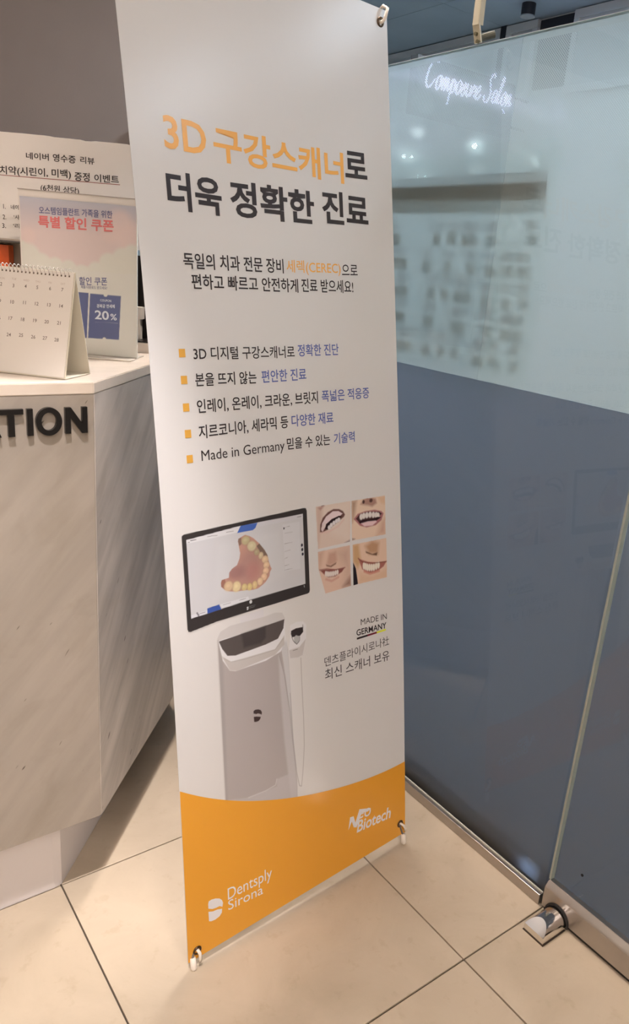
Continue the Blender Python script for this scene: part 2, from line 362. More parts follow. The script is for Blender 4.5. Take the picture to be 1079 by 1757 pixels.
obj('glass_pane', bx(XG, XG + 0.010, GY0, GY1, 0.012, ZT), PANE, gp)
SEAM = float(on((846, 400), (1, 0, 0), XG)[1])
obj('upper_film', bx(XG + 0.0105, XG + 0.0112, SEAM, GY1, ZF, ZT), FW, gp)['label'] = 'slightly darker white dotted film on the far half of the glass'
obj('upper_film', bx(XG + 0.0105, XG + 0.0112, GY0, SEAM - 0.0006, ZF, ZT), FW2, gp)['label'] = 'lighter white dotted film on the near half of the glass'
obj('lower_film', bx(XG + 0.0105, XG + 0.0112, GY0, GY1, 0.012, ZF - 0.0006), FD, gp)['label'] = 'smoke grey film on the lower glass'
obj('top_edge', bx(XG - 0.0005, XG + 0.0115, GY0, GY1, ZT, ZT + 0.0008), mat('white_glass_rim', (0.52, 0.60, 0.66), 0.3), gp)
ch = bmesh.new(); box(ch, XG - 0.012, XG - 0.001, GY0, GY1, 0, 0.026, 0.001); box(ch, XG + 0.0118, XG + 0.024, GY0, GY1, 0, 0.026, 0.001); box(ch, XG - 0.001, XG + 0.0118, GY0, GY1, 0, 0.011)
obj('bottom_channel', ch, STEEL, gp)
obj('sealant_line', bx(XG - 0.003, XG - 0.0002, GY0, GY1, 0.0262, 0.029), mat('clear_sealant', (0.6, 0.6, 0.55), 0.2), gp)
structure(obj('trim_1', bx(XG + 0.026, XG + 0.09, GY0, YF, 0, 0.085), mat('black_granite', (0.012, 0.014, 0.02), 0.15)), 'dark stone kerb behind the foot of the glass')
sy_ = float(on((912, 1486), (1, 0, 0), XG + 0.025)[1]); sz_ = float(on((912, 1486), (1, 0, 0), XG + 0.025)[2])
sl = thing('added_glow', 'added cool white glow patch low behind the glass beside the door', 'light', (XG + 0.0258, sy_, sz_))
obj('lens', bx(XG + 0.0248, XG + 0.0258, sy_ - 0.022, sy_ + 0.022, sz_ - 0.014, sz_ + 0.014), emit('cool_glow', (0.55, 0.75, 1.0), 2.2), sl)  # added emissive patch imitating a blue-white gleam of unknown source
# hinged door leaf in front
dr = structure(bpy.data.objects.new('door_1', None), 'glass door leaf with smoke grey film and steel bottom rail')
C.objects.link(dr); dr.location = (XG, 0.3, 0)
DY0, DY1 = -0.17, 0.731
obj('door_glass', bx(XG - 0.002, XG + 0.008, DY0, DY1, 0.06, ZT), PANE, dr)
obj('lower_film', bx(XG + 0.0085, XG + 0.0092, DY0, DY1 - 0.004, 0.06, ZF), FD, dr)
obj('upper_film', bx(XG + 0.0085, XG + 0.0092, DY0, DY1 - 0.004, ZF + 0.0006, ZT), FW2, dr)
obj('polished_edge', bx(XG - 0.0035, XG + 0.0095, DY1 - 0.003, DY1 + 0.0015, 0.0745, ZT), GEDGE, dr)
# rail: front face, sloped shoulder
prof = [(XG - 0.016, 0.011), (XG - 0.016, 0.060), (XG - 0.0135, 0.0635), (XG - 0.004, 0.0735), (XG + 0.012, 0.0735), (XG + 0.024, 0.060), (XG + 0.024, 0.011)]
bm = bmesh.new(); a = [bm.verts.new((p[0], DY0, p[1])) for p in prof]; b = [bm.verts.new((p[0], DY1 + 0.0, p[1])) for p in prof]
bm.faces.new(a); bm.faces.new(b[::-1])
for i in range(len(prof)): bm.faces.new((a[i], b[i], b[(i + 1) % len(prof)], a[(i + 1) % len(prof)]))
bmesh.ops.recalc_face_normals(bm, faces=bm.faces[:]); bmesh.ops.bevel(bm, geom=bm.edges[:], offset=0.0008, segments=2, affect='EDGES')
obj('bottom_rail', bm, STEEL, dr)
obj('rubber_sweep', bx(XG - 0.012, XG + 0.02, DY0, DY1 - 0.005, 0.003, 0.012), BLACKR, dr)
bm = bmesh.new(); tube(bm, [(XG - 0.0032, float(on((1000, 1501), (1, 0, 0), XG)[1]), 0.1403), (XG - 0.002, 0.6607, 0.1403)], 0.003, 12); obj('stud', bm, BLACKR, dr)
# chrome floor pivot: arched block against the rail
pv = thing('floor_pivot', 'small arched chrome floor pivot at the foot of the glass door', 'door pivot', (1.165, 0.69, 0))
bm = bmesh.new(); x0, x1 = 1.1365, XG - 0.0175; yc, ry, hz = 0.690, 0.0255, 0.036
pts = [(yc - ry, 0.0)] + [(yc - ry * math.cos(math.pi * k / 24), .010 + (hz - .010) * math.sin(math.pi * k / 24)) for k in range(25)] + [(yc + ry, 0.0)]
a = [bm.verts.new((x0, p[0], p[1])) for p in pts]; b = [bm.verts.new((x1, p[0], p[1])) for p in pts]
bm.faces.new(a); bm.faces.new(b[::-1])
for k in range(len(pts)): bm.faces.new((a[k], b[k], b[(k + 1) % len(pts)], a[(k + 1) % len(pts)]))
bmesh.ops.recalc_face_normals(bm, faces=bm.faces[:])
rb = bmesh.ops.bisect_plane(bm, geom=bm.verts[:] + bm.edges[:] + bm.faces[:], plane_co=(x0, yc, .017), plane_no=(-.62, 0, .78), clear_outer=True)
bmesh.ops.contextual_create(bm, geom=[g for g in rb['geom_cut'] if isinstance(g, bmesh.types.BMEdge)])
bmesh.ops.recalc_face_normals(bm, faces=bm.faces[:])
po = obj('cover', bm, CHROME, pv, False)
obj('floor_plate', bx(1.1345, XG - 0.0172, yc - 0.0275, yc + 0.0265, 0.0, 0.0012, 0.0003), mat('dark_worn_metal', (0.05, 0.035, 0.025), 0.5, 0.6), pv)
bm = bmesh.new()
for i in range(21):
    pass
tube(bm, [(XG - 0.0167, yc + 0.029 * math.cos(a), 0.006 + 0.034 * math.sin(a)) for a in [math.pi * i / 24 for i in range(25)]], 0.0028, 8)
obj('gasket', bm, BLACKR, pv)

# steel bracket from the ceiling clamping the glass
yb = float(on((814, 60), (1, 0, 0), XG - 0.01)[1])
br = thing('glass_clamp_bracket', 'cream metal strap bracket hanging down onto the top edge of the glass', 'bracket', (XG, yb, ZT + 0.002))
bm = bmesh.new(); box(bm, XG - 0.010, XG - 0.007, yb - 0.006, yb + 0.010, 1.772, ROOM_Z, 0.0006); box(bm, XG - 0.010, XG + 0.003, yb - 0.008, yb - 0.006, 1.772, ROOM_Z, 0.0006); obj('strap', bm, CREAMM, br)
bm = bmesh.new(); v = [(XG - 0.010, yb - 0.008, 1.776), (XG - 0.010, yb + 0.010, 1.776), (XG - 0.004, yb + 0.004, ZT + 0.0022), (XG - 0.004, yb - 0.014, ZT + 0.0022)]
bm = bmesh.new(); a = [bm.verts.new(p) for p in v]; b = [bm.verts.new((p[0] + 0.004, p[1], p[2])) for p in v]
bm.faces.new(a); bm.faces.new(b[::-1])
for i in range(4): bm.faces.new((a[i], b[i], b[(i + 1) % 4], a[(i + 1) % 4]))
bmesh.ops.recalc_face_normals(bm, faces=bm.faces[:]); obj('clamp_foot', bm, CREAMM, br)
for q in ((816, 58), (819, 71)):
    P = on(q, (1, 0, 0), XG - 0.0105); bm = bmesh.new(); tube(bm, [(XG - 0.0125, P[1], P[2]), (XG - 0.007, P[1], P[2])], 0.0035, 12); obj('bolt', bm, mat('dull_bolt', (0.16, 0.14, 0.08), 0.5, .5), br)
bm = bmesh.new(); P = on((837, 58), (1, 0, 0), XG + 0.01); tube(bm, [(XG + 0.002, P[1] + 0.016, P[2] - 0.008), (XG + 0.03, P[1] + 0.002, P[2] + 0.004)], 0.007, 12); obj('thumb_screw', bm, mat('olive_metal', (0.08, 0.08, 0.06), 0.5, .4), br)

# ---------------------------------------------------------------- corridor beyond
BANDM = mat('white_transom_frame', (0.62, 0.68, 0.72), 0.5)
gy = lambda px, py: float(on((px, py), (1, 0, 0), XH - 0.02)[1])
ya, yb2, yc2, yd = gy(668, 96), gy(866, 50), gy(925, 40), gy(987, 33)
def transom(name, y0, y1, label):
    t = thing(name, label, 'transom', (XH, (y0 + y1) / 2, 2.2))
    bm = bmesh.new(); box(bm, XH - 0.03, XH - 0.0005, y0, y1, 2.47, 2.505, 0.001); box(bm, XH - 0.03, XH - 0.0005, y0, y1, 2.16, 2.19, 0.001)
    box(bm, XH - 0.03, XH - 0.0005, y0, y0 + 0.03, 2.191, 2.469, 0.001); box(bm, XH - 0.03, XH - 0.0005, y1 - 0.03, y1, 2.191, 2.469, 0.001)
    obj('frame', bm, BANDM, t); obj('pane', bx(XH - 0.02, XH - 0.0006, y0 + 0.03, y1 - 0.03, 2.19, 2.47), mat('frosted_transom', (0.48, 0.54, 0.58), 0.3), t)
transom('transom_window', yb2 + 0.02, YF - 0.01, 'long pale transom above the shop front, far left of the clamp bracket')
transom('transom_window', yc2, yb2 - 0.02, 'short pale transom above the shop front, right of the clamp bracket')
transom('transom_window', 0.4, yd, 'pale transom above the shop front, nearest the frame edge')
tag(obj('duct_opening', bx(XH - 0.012, XH - 0.0004, yd + 0.004, yc2 - 0.004, 2.2, 2.5), DARKM), 'dark opening between two pale transoms', 'opening')
structure(obj('trim_2', bx(XH - 0.03, XH - 0.0003, yb2 - 0.017, yb2 + 0.017, 2.1, HALL_Z - .0004), DARKM), 'narrow dark strip standing in for the shaded gap between two pale transoms')  # shade of the slit between the transoms, put in as a dark strip
P = on((908, 6), (0, 0, 1), HALL_Z)
dl = thing('spotlight', 'black cylinder spotlight under the slate corridor ceiling', 'spotlight', (P[0], P[1], HALL_Z))
bm = bmesh.new(); tube(bm, [(P[0], P[1], HALL_Z - .0005), (P[0], P[1], HALL_Z - 0.05)], 0.032, 24); obj('housing', bm, DARKM, dl, False)
bm = bmesh.new(); tube(bm, [(P[0], P[1], HALL_Z - 0.05), (P[0], P[1], HALL_Z - 0.054)], 0.034, 24); obj('rim', bm, CHROME, dl)
# hanging sign box with a cursive neon
sb = thing('neon_sign', 'dark hanging sign board with violet white cursive neon reading Composure Salon', 'sign', (2.75, 2.86, 2.1))
SY = 2.86; bl = on((718, 92), (0, 1, 0), SY); brr = on((882, 170), (0, 1, 0), SY)
obj('board', bx(float(bl[0]), float(brr[0]), SY, SY + .05, float(bl[2]) - .23, float(bl[2]), 0.002), mat('charcoal_board', (0.10, 0.10, 0.10), 0.6), sb)
for z_ in (.05, .18):
    bm = bmesh.new(); tube(bm, [(float(brr[0]), SY + .025, float(bl[2]) - z_), (XH - .0003, SY + .025, float(bl[2]) - z_)], 0.006); obj('wall_arm', bm, DARKM, sb)
GL = { # single stroke script letters: advance, strokes in a unit box
 'C': (0.95, [[(.85, .85), (.75, 1.0), (.5, .95), (.22, .6), (.15, .2), (.35, 0), (.62, .08), (.85, .3)]]),
 'o': (0.52, [[(.45, .42), (.25, .45), (.08, .25), (.15, .03), (.32, .02), (.45, .2), (.42, .4), (.6, .34)]]),
 'm': (0.78, [[(.02, .1), (.1, .42), (.1, .0), (.2, .35), (.3, .42), (.34, .0), (.44, .35), (.54, .42), (.6, .05), (.78, .15)]]),
 'p': (0.5, [[(.02, .15), (.14, .45), (.05, -.4), (.14, .3), (.34, .45), (.42, .2), (.28, .0), (.14, .08)], [(.4, .1), (.55, .15)]]),
 's': (0.42, [[(.02, .05), (.28, .45), (.3, .2), (.3, .03), (.1, .0)], [(.3, .05), (.45, .15)]]),
 'u': (0.55, [[(.03, .3), (.1, .42), (.1, .08), (.22, .0), (.4, .2), (.42, .42), (.42, .08), (.58, .12)]]),
 'r': (0.4, [[(.02, .1), (.12, .45), (.14, .36), (.32, .4), (.3, .05), (.44, .12)]]),
 'e': (0.45, [[(.05, .15), (.3, .3), (.28, .44), (.12, .38), (.08, .08), (.24, .0), (.48, .2)]]),
 'S': (0.8, [[(.75, .85), (.6, 1.0), (.35, .8), (.45, .55), (.6, .3), (.45, .02), (.15, .0), (.02, .2)]]),
 'a': (0.55, [[(.42, .4), (.2, .44), (.06, .2), (.15, .0), (.35, .12), (.42, .42), (.42, .05), (.58, .12)]]),
 'l': (0.32, [[(.03, .15), (.28, .85), (.2, .95), (.08, .4), (.1, .05), (.32, .12)]]),
 'n': (0.58, [[(.02, .1), (.1, .42), (.1, .0), (.22, .36), (.36, .42), (.4, .05), (.58, .15)]]), ' ': (0.3, [])}
bm = bmesh.new(); cur = 0; word = 'Composure Salon'; tot = sum(GL[c][0] for c in word)
P0 = on((727, 142), (0, 1, 0), SY - .012); P1 = on((876, 180), (0, 1, 0), SY - .012); hgt = 0.125
for c in word:
    for st in GL[c][1]:
        pts = []
        for i in range(len(st) - 1):
            p_, q_ = st[i], st[i + 1]; r_ = st[max(i - 1, 0)]; s_ = st[min(i + 2, len(st) - 1)]
            for k in range(4):
                t = k / 4; cr = [0.5 * (2 * p_[d] + (q_[d] - r_[d]) * t + (2 * r_[d] - 5 * p_[d] + 4 * q_[d] - s_[d]) * t * t + (3 * p_[d] - r_[d] - 3 * q_[d] + s_[d]) * t ** 3) for d in (0, 1)]
                pts.append(cr)
        pts.append(st[-1]); W3 = []
        for (u_, v_) in pts:
            k = (cur + u_) / tot; W3.append((P0[0] + (P1[0] - P0[0]) * k + v_ * 0.02, SY - .01, P0[2] + (P1[2] - P0[2]) * k - 0.012 + v_ * hgt))
        tube(bm, W3, 0.0046, 6)
    cur += GL[c][0]
NEONM = emit('violet_neon', (0.66, 0.63, 1.0), 3.8); obj('neon_tube', bm, NEONM, sb)
# notice board right behind the glass
NB = thing('notice_board', 'blurred notice board with dark header strip behind the frosted glass', 'notice board', (XG + 0.03, 1.5, 1.1))
nx = XG + 0.030
fX = lambda q: on(q, (1, 0, 0), nx)
yR = fX((934, 335))[1]
obj('board', bx(nx + 0.003, nx + 0.008, yR - 0.02, 2.0, 1.10, 1.56), PANE, NB)['label'] = 'clear glass panel'
zt_, zb_ = fX((800, 313))[2] + .014, fX((800, 357))[2] + .014
obj('header_strip', bx(nx - 0.001, nx + 0.0028, yR, 2.0, zb_, zt_), mat('dark_header', (0.03, 0.028, 0.026), 0.6), NB)
INK = mat('grey_lettering', (0.10, 0.10, 0.10), 0.6)
rows = [[(683, 401, 18), (752, 401, 12), (778, 400, 14), (806, 401, 24), (843, 402, 16), (911, 400, 18)],
        [(690, 441, 26), (735, 446, 14), (770, 448, 12), (808, 451, 14), (840, 453, 14), (868, 454, 18), (895, 455, 22)],
        [(692, 487, 24), (742, 491, 12), (765, 492, 12), (795, 497, 26), (832, 504, 14), (865, 507, 12), (896, 508, 16)],
        [(690, 530, 20), (738, 537, 18), (787, 547, 24), (833, 551, 18), (876, 560, 36)],
        [(697, 579, 26), (733, 584, 14), (758, 588, 12), (782, 591, 12), (820, 604, 18), (845, 604, 14), (880, 612, 14)]]
for rw in rows:
    row = bpy.data.objects.new('text_row', None); C.objects.link(row); row.parent = NB; row.matrix_parent_inverse = Matrix.Translation(-NB.location)
    for (px, py, wd) in rw:
        bm = bmesh.new()
        y0 = fX((px - wd / 2, py))[1]; y1 = fX((px + wd / 2, py))[1]; z0 = fX((px, py + 9))[2] + .014; z1 = fX((px, py - 9))[2] + .014
        box(bm, nx + 0.001, nx + 0.0029, y1, y0, z0, z1); obj('word_block', bm, INK, row)
for y_ in (yR + .1, 1.9):
    obj('leg', bx(nx + 0.0085, nx + 0.012, y_, y_ + .006, 0.0862, 1.5), PANE, NB)
# far small lamps seen through the dotted film
for k, (q, s) in enumerate([((693, 268), .012), ((706, 269), .010), ((814, 250), .015), ((718, 303), .008), ((729, 304), .008)]):
    P = on(q, (1, 0, 0), XH - 0.03)
    if P[1] > YF - 0.02: P = on(q, (0, 1, 0), YF - 0.03)
    o = thing('wall_lamp', 'tiny cool lamp glinting through the white dotted film, ' + ['nearest the banner', 'second from the banner', 'the brightest', 'the lowest', 'low, second lowest'][k], 'lamp', tuple(P), 'glints through the film')
    bm = bmesh.new(); bmesh.ops.create_uvsphere(bm, u_segments=12, v_segments=8, radius=s); bmesh.ops.translate(bm, verts=bm.verts[:], vec=P)
    obj('bulb', bm, emit('cool_bulb', (0.85, 0.95, 1.0), 30), o, True)
    bm = bmesh.new(); tube(bm, [(P[0], P[1], P[2]), (XH - .0003 if P[0] > XH - .035 else P[0], P[1] if P[0] > XH - .035 else YF - .0003, P[2])], s * .7, 10); obj('stem', bm, DARKM, o)
P = on((864, 191), (0, 1, 0), SY - .012); bm = bmesh.new(); tube(bm, [(P[0] - .008, SY - .008, P[2] + .01), (P[0] + .008, SY - .008, P[2] - .008)], .005, 8); obj('neon_dot', bm, NEONM, sb)

# ---------------------------------------------------------------- the standing banner
BA = np.array([0.50997756, 0.98870657, 0.0]); BT = np.array([0.99425263, 0.10705939, 0]); BN = np.array([-0.10705939, 0.99425263, 0]); BW = 0.5833
cl = [0.00583906, 0.02433948, 0.10427639, 0.01317032]; cr_ = [-0.00624824, 0.0279161, 0.14380994, -0.00626799]
def dep(x, z):
    a = x / BW; return (1 - a) * np.polyval(cl, z) + a * np.polyval(cr_, z)
def P3(x, z, off=0.0): return BA + BT * x + BN * (dep(x, z) - off) + np.array([0, 0, z])
def Bn(q):
    d = ray(q); dd = 0.15
    for i in range(40):
        k = (dd - (EYE - BA) @ BN) / (d @ BN); P = EYE + k * d - BA; x, z = P @ BT, P[2]; dd = .5 * dd + .5 * dep(x, z)
    return np.array([x, z])
def print_mat(name, col=None, rough=0.26):
    m, N, L, b = nodes(name); b.inputs['Roughness'].default_value = rough; b.inputs['Specular IOR Level'].default_value = 0.45
    b.inputs['Coat Weight'].default_value = 0.0
    if col is None:
        a = N.new('ShaderNodeVertexColor'); a.layer_name = 'ink'; L.new(a.outputs[0], b.inputs['Base Color'])
    else: b.inputs['Base Color'].default_value = (*col, 1)
    return m
PAPER = paint(199, 184, 177)
BP = print_mat('banner_vinyl', PAPER)
INKM = print_mat('photo_print')
M_OR = print_mat('orange_print', paint(222, 152, 74)); M_BK = print_mat('black_print', paint(48, 38, 38)); M_BL = print_mat('blue_print', paint(88, 92, 140))
M_BAND = print_mat('amber_band_print', paint(210, 137, 41)); M_WH = print_mat('white_print', paint(210, 195, 190)); M_SQ = print_mat('bullet_print', paint(202, 142, 60))
M_GR = print_mat('dark_grey_print', paint(72, 62, 62)); M_RED = print_mat('red_print', paint(110, 40, 50)); M_YE = print_mat('yellow_print', paint(205, 195, 60))
bn = thing('standing_banner', 'tall white banner with orange headline and amber foot, leaning on its stand', 'banner', tuple(P3(BW / 2, 0)))
zl0, zr0, zt0 = 0.0165, 0.0236, 1.7735
nxx, nzz = 10, 70
def sheet_pt(i, j, off):
    a = i / nxx; x = -0.0008 + (BW + 0.001) * a; z0 = zl0 + (zr0 - zl0) * a; z = z0 + (zt0 - z0) * j / nzz
    return P3(x, z, off)
V = []; Fc = []
for off in (0.0, -0.0007):
    for j in range(nzz + 1):
        for i in range(nxx + 1): V.append(tuple(sheet_pt(i, j, off)))
q0 = (nxx + 1) * (nzz + 1)
for j in range(nzz):
    for i in range(nxx):
        a = j * (nxx + 1) + i; Fc.append((a, a + 1, a + nxx + 2, a + nxx + 1)); Fc.append((q0 + a, q0 + a + nxx + 1, q0 + a + nxx + 2, q0 + a + 1))
for j in range(nzz):
    for i in (0, nxx):
        a = j * (nxx + 1) + i; Fc.append((a, a + nxx + 1, q0 + a + nxx + 1, q0 + a))
for i in range(nxx):
    for j in (0, nzz):
        a = j * (nxx + 1) + i; Fc.append((a, a + 1, q0 + a + 1, q0 + a))
obj('banner_sheet', (V, Fc), BP, bn, False)
def grid_print(name, x0, x1, nx_, bot, top, nz_, m, layer, parent=bn):
    V = []; F = []
    for j in range(nz_ + 1):
        for i in range(nx_ + 1):
            x = x0 + (x1 - x0) * i / nx_; b, t = bot(x), top(x); V.append(tuple(P3(x, b + (t - b) * j / nz_, 0.0003 * layer)))
    for j in range(nz_):
        for i in range(nx_):
            a = j * (nx_ + 1) + i; F.append((a, a + 1, a + nx_ + 2, a + nx_ + 1))
    return obj(name, (V, F), m, parent)
arc = [(-0.001, .3797), (.0365, .3528), (.0854, .3241), (.1643, .2881), (.2502, .2570), (.3436, .2316), (.4104, .2186), (.4812, .2107), (.5834, .2063)]
pf = np.polyfit([a[0] for a in arc], [a[1] for a in arc], 4)
grid_print('amber_band', -0.0006, BW, 60, lambda x: zl0 + 0.0002 + (zr0 - zl0) * x / BW, lambda x: float(np.polyval(pf, x)), 24, M_BAND, 3)
lay = lambda k: (lambda x, z: P3(x, z, 0.0003 * k))
def T(name, s, x0, b0, x1, b1, h, m, bold=0.0, layer=2, **k): return put_text(name, s, (x0, b0, x1, b1, h), lay(layer), m, bn, bold, **k)
T('headline_text', '3D', .0595, 1.4435, .138, 1.4435, .049, M_OR, .018)
T('headline_text', '\uad6c\uac15\uc2a4\uce90\ub108', .152, 1.4385, .4485, 1.4415, .0545, M_OR, .022)
T('headline_text', '\ub85c', .4525, 1.4545, .5125, 1.4575, .0475, M_BK, .026)
T('headline_text', '\ub354\uc6b1', .0560, 1.3535, .1600, 1.3535, .0585, M_BK, .026)
T('headline_text', '\uc815\ud655\ud55c', .1775, 1.3555, .3675, 1.3600, .0585, M_BK, .026)
T('headline_text', '\uc9c4\ub8cc', .3875, 1.3660, .5110, 1.3690, .0585, M_BK, .026)
T('subtitle_text', '\ub3c5\uc77c\uc758 \uce58\uacfc \uc804\ubb38 \uc7a5\ube44', .0755, 1.2660, .2855, 1.2700, .0250, M_BK, .013)
T('subtitle_text', '\uc138\ub809(CEREC)', .2925, 1.2690, .4285, 1.2735, .0255, M_OR, .006)
T('subtitle_text', '\uc73c\ub85c', .4320, 1.2755, .4750, 1.2775, .0195, M_BK, .008)
T('subtitle_text', '\ud3b8\ud558\uace0 \ube60\ub974\uace0 \uc548\uc804\ud558\uac8c', .0880, 1.2350, .3180, 1.2385, .0240, M_BK, .013)
T('subtitle_text', '\uc9c4\ub8cc \ubc1b\uc73c\uc138\uc694!', .3260, 1.2400, .4610, 1.2430, .0240, M_BK, .011)
T('bullet_text', '3D \ub514\uc9c0\ud138 \uad6c\uac15\uc2a4\uce90\ub108\ub85c', .0810, 1.1225, .3010, 1.1230, .0215, M_BK, .010)
T('bullet_text', '\uc815\ud655\ud55c \uc9c4\ub2e8', .3088, 1.1250, .4140, 1.1260, .0220, M_BL, .012)
T('bullet_text', '\ubcf8\uc744 \ub728\uc9c0 \uc54a\ub294', .0810, 1.0800, .2090, 1.0800, .0220, M_BK, .012)
T('bullet_text', '\ud3b8\uc548\ud55c \uc9c4\ub8cc', .2205, 1.0808, .3270, 1.0825, .0215, M_BL, .012)
T('bullet_text', '\uc778\ub808\uc774, \uc628\ub808\uc774, \ud06c\ub77c\uc6b4, \ube0c\ub9bf\uc9c0', .0808, 1.0350, .3540, 1.0365, .0240, M_BK, .012)
T('bullet_text', '\ud3ed\ub113\uc740 \uc801\uc751\uc99d', .3640, 1.0390, .4955, 1.0400, .0220, M_BL, .012)
T('bullet_text', '\uc9c0\ub974\ucf54\ub2c8\uc544, \uc138\ub77c\ubbf9 \ub4f1', .0806, .9925, .2770, .9960, .0240, M_BK, .012)
T('bullet_text', '\ub2e4\uc591\ud55c \uc7ac\ub8cc', .2853, .9980, .3925, .9975, .0220, M_BL, .012)
T('bullet_text', 'Made in Germany', .0827, .9510, .2655, .9520, .0235, M_BK, .0)
T('bullet_text', '\ubbff\uc744 \uc218 \uc788\ub294', .2715, .9570, .3815, .9560, .0215, M_BK, .012)
T('bullet_text', '\uae30\uc220\ub825', .3915, .9560, .4495, .9560, .0215, M_BL, .012)
for zb in (1.1277, 1.0850, 1.0407, .9977, .9560):
    grid_print('bullet_square', .0535, .0656, 1, lambda x: zb, lambda x: zb + .0133, 1, M_SQ, 2)
T('origin_text', 'MADE IN', .4515, .5705, .5312, .5640, .0130, M_GR, .0)
T('origin_text', 'GERMANY', .4380, .5500, .5295, .5435, .0138, M_BK, .015)
for (xa, xb, m) in ((.4388, .4705, M_BK), (.4705, .4990, M_RED), (.4990, .5275, M_YE)):
    L_ = lambda x: .5418 - (x - .4388) * .037
    grid_print('colour_bar', xa, xb, 3, L_, lambda x: L_(x) + .0042, 1, m, 2)
T('maker_text', '\ub374\uce20\ud50c\ub77c\uc774\uc2dc\ub85c\ub098\u793e', .3460, .5085, .5370, .5035, .0210, M_GR, .0)
T('maker_text', '\ucd5c\uc2e0 \uc2a4\uce90\ub108 \ubcf4\uc720', .3465, .4790, .5370, .4680, .0240, M_GR, .004)
# marks on the amber band
def px_poly(name, pts, m, layer=4, parent=bn):
    bm = bmesh.new(); f = bm.faces.new([bm.verts.new(tuple(P3(*Bn(p), 0.0003 * layer))) for p in pts]); bmesh.ops.triangulate(bm, faces=[f]); return obj(name, bm, m, parent)
px_poly('emblem', [(356.5, 1551), (357.5, 1546), (362, 1543), (369, 1541), (376, 1541), (380, 1543.5), (382, 1548), (381, 1555), (376, 1554), (370, 1557), (364, 1559), (357, 1558.5)], M_WH)
px_poly('emblem', [(357, 1564), (365, 1563), (372, 1560), (380.5, 1558.5), (380, 1565), (376, 1571.5), (369, 1577), (362, 1580), (358, 1580)], M_WH)
T('wordmark', 'Dentsply', .0903, .0975, .1955, .0925, .0335, M_WH, .0, 4)
T('wordmark', 'Sirona', .0903, .0820, .1725, .0755, .0220, M_WH, .0, 4)
px_poly('wordmark', [(597, 1424), (600, 1402), (606, 1400), (609, 1411), (616, 1388), (636, 1386), (630, 1392), (620, 1394), (611, 1419), (606, 1419), (603, 1409)], M_WH)
T('wordmark', 'eo', .4330, .1250, .4720, .1170, .0210, M_WH, .006, 4, shear=.25)
T('wordmark', 'Biotech', .4285, .0930, .5355, .0830, .0290, M_WH, .018, 4, shear=.2)
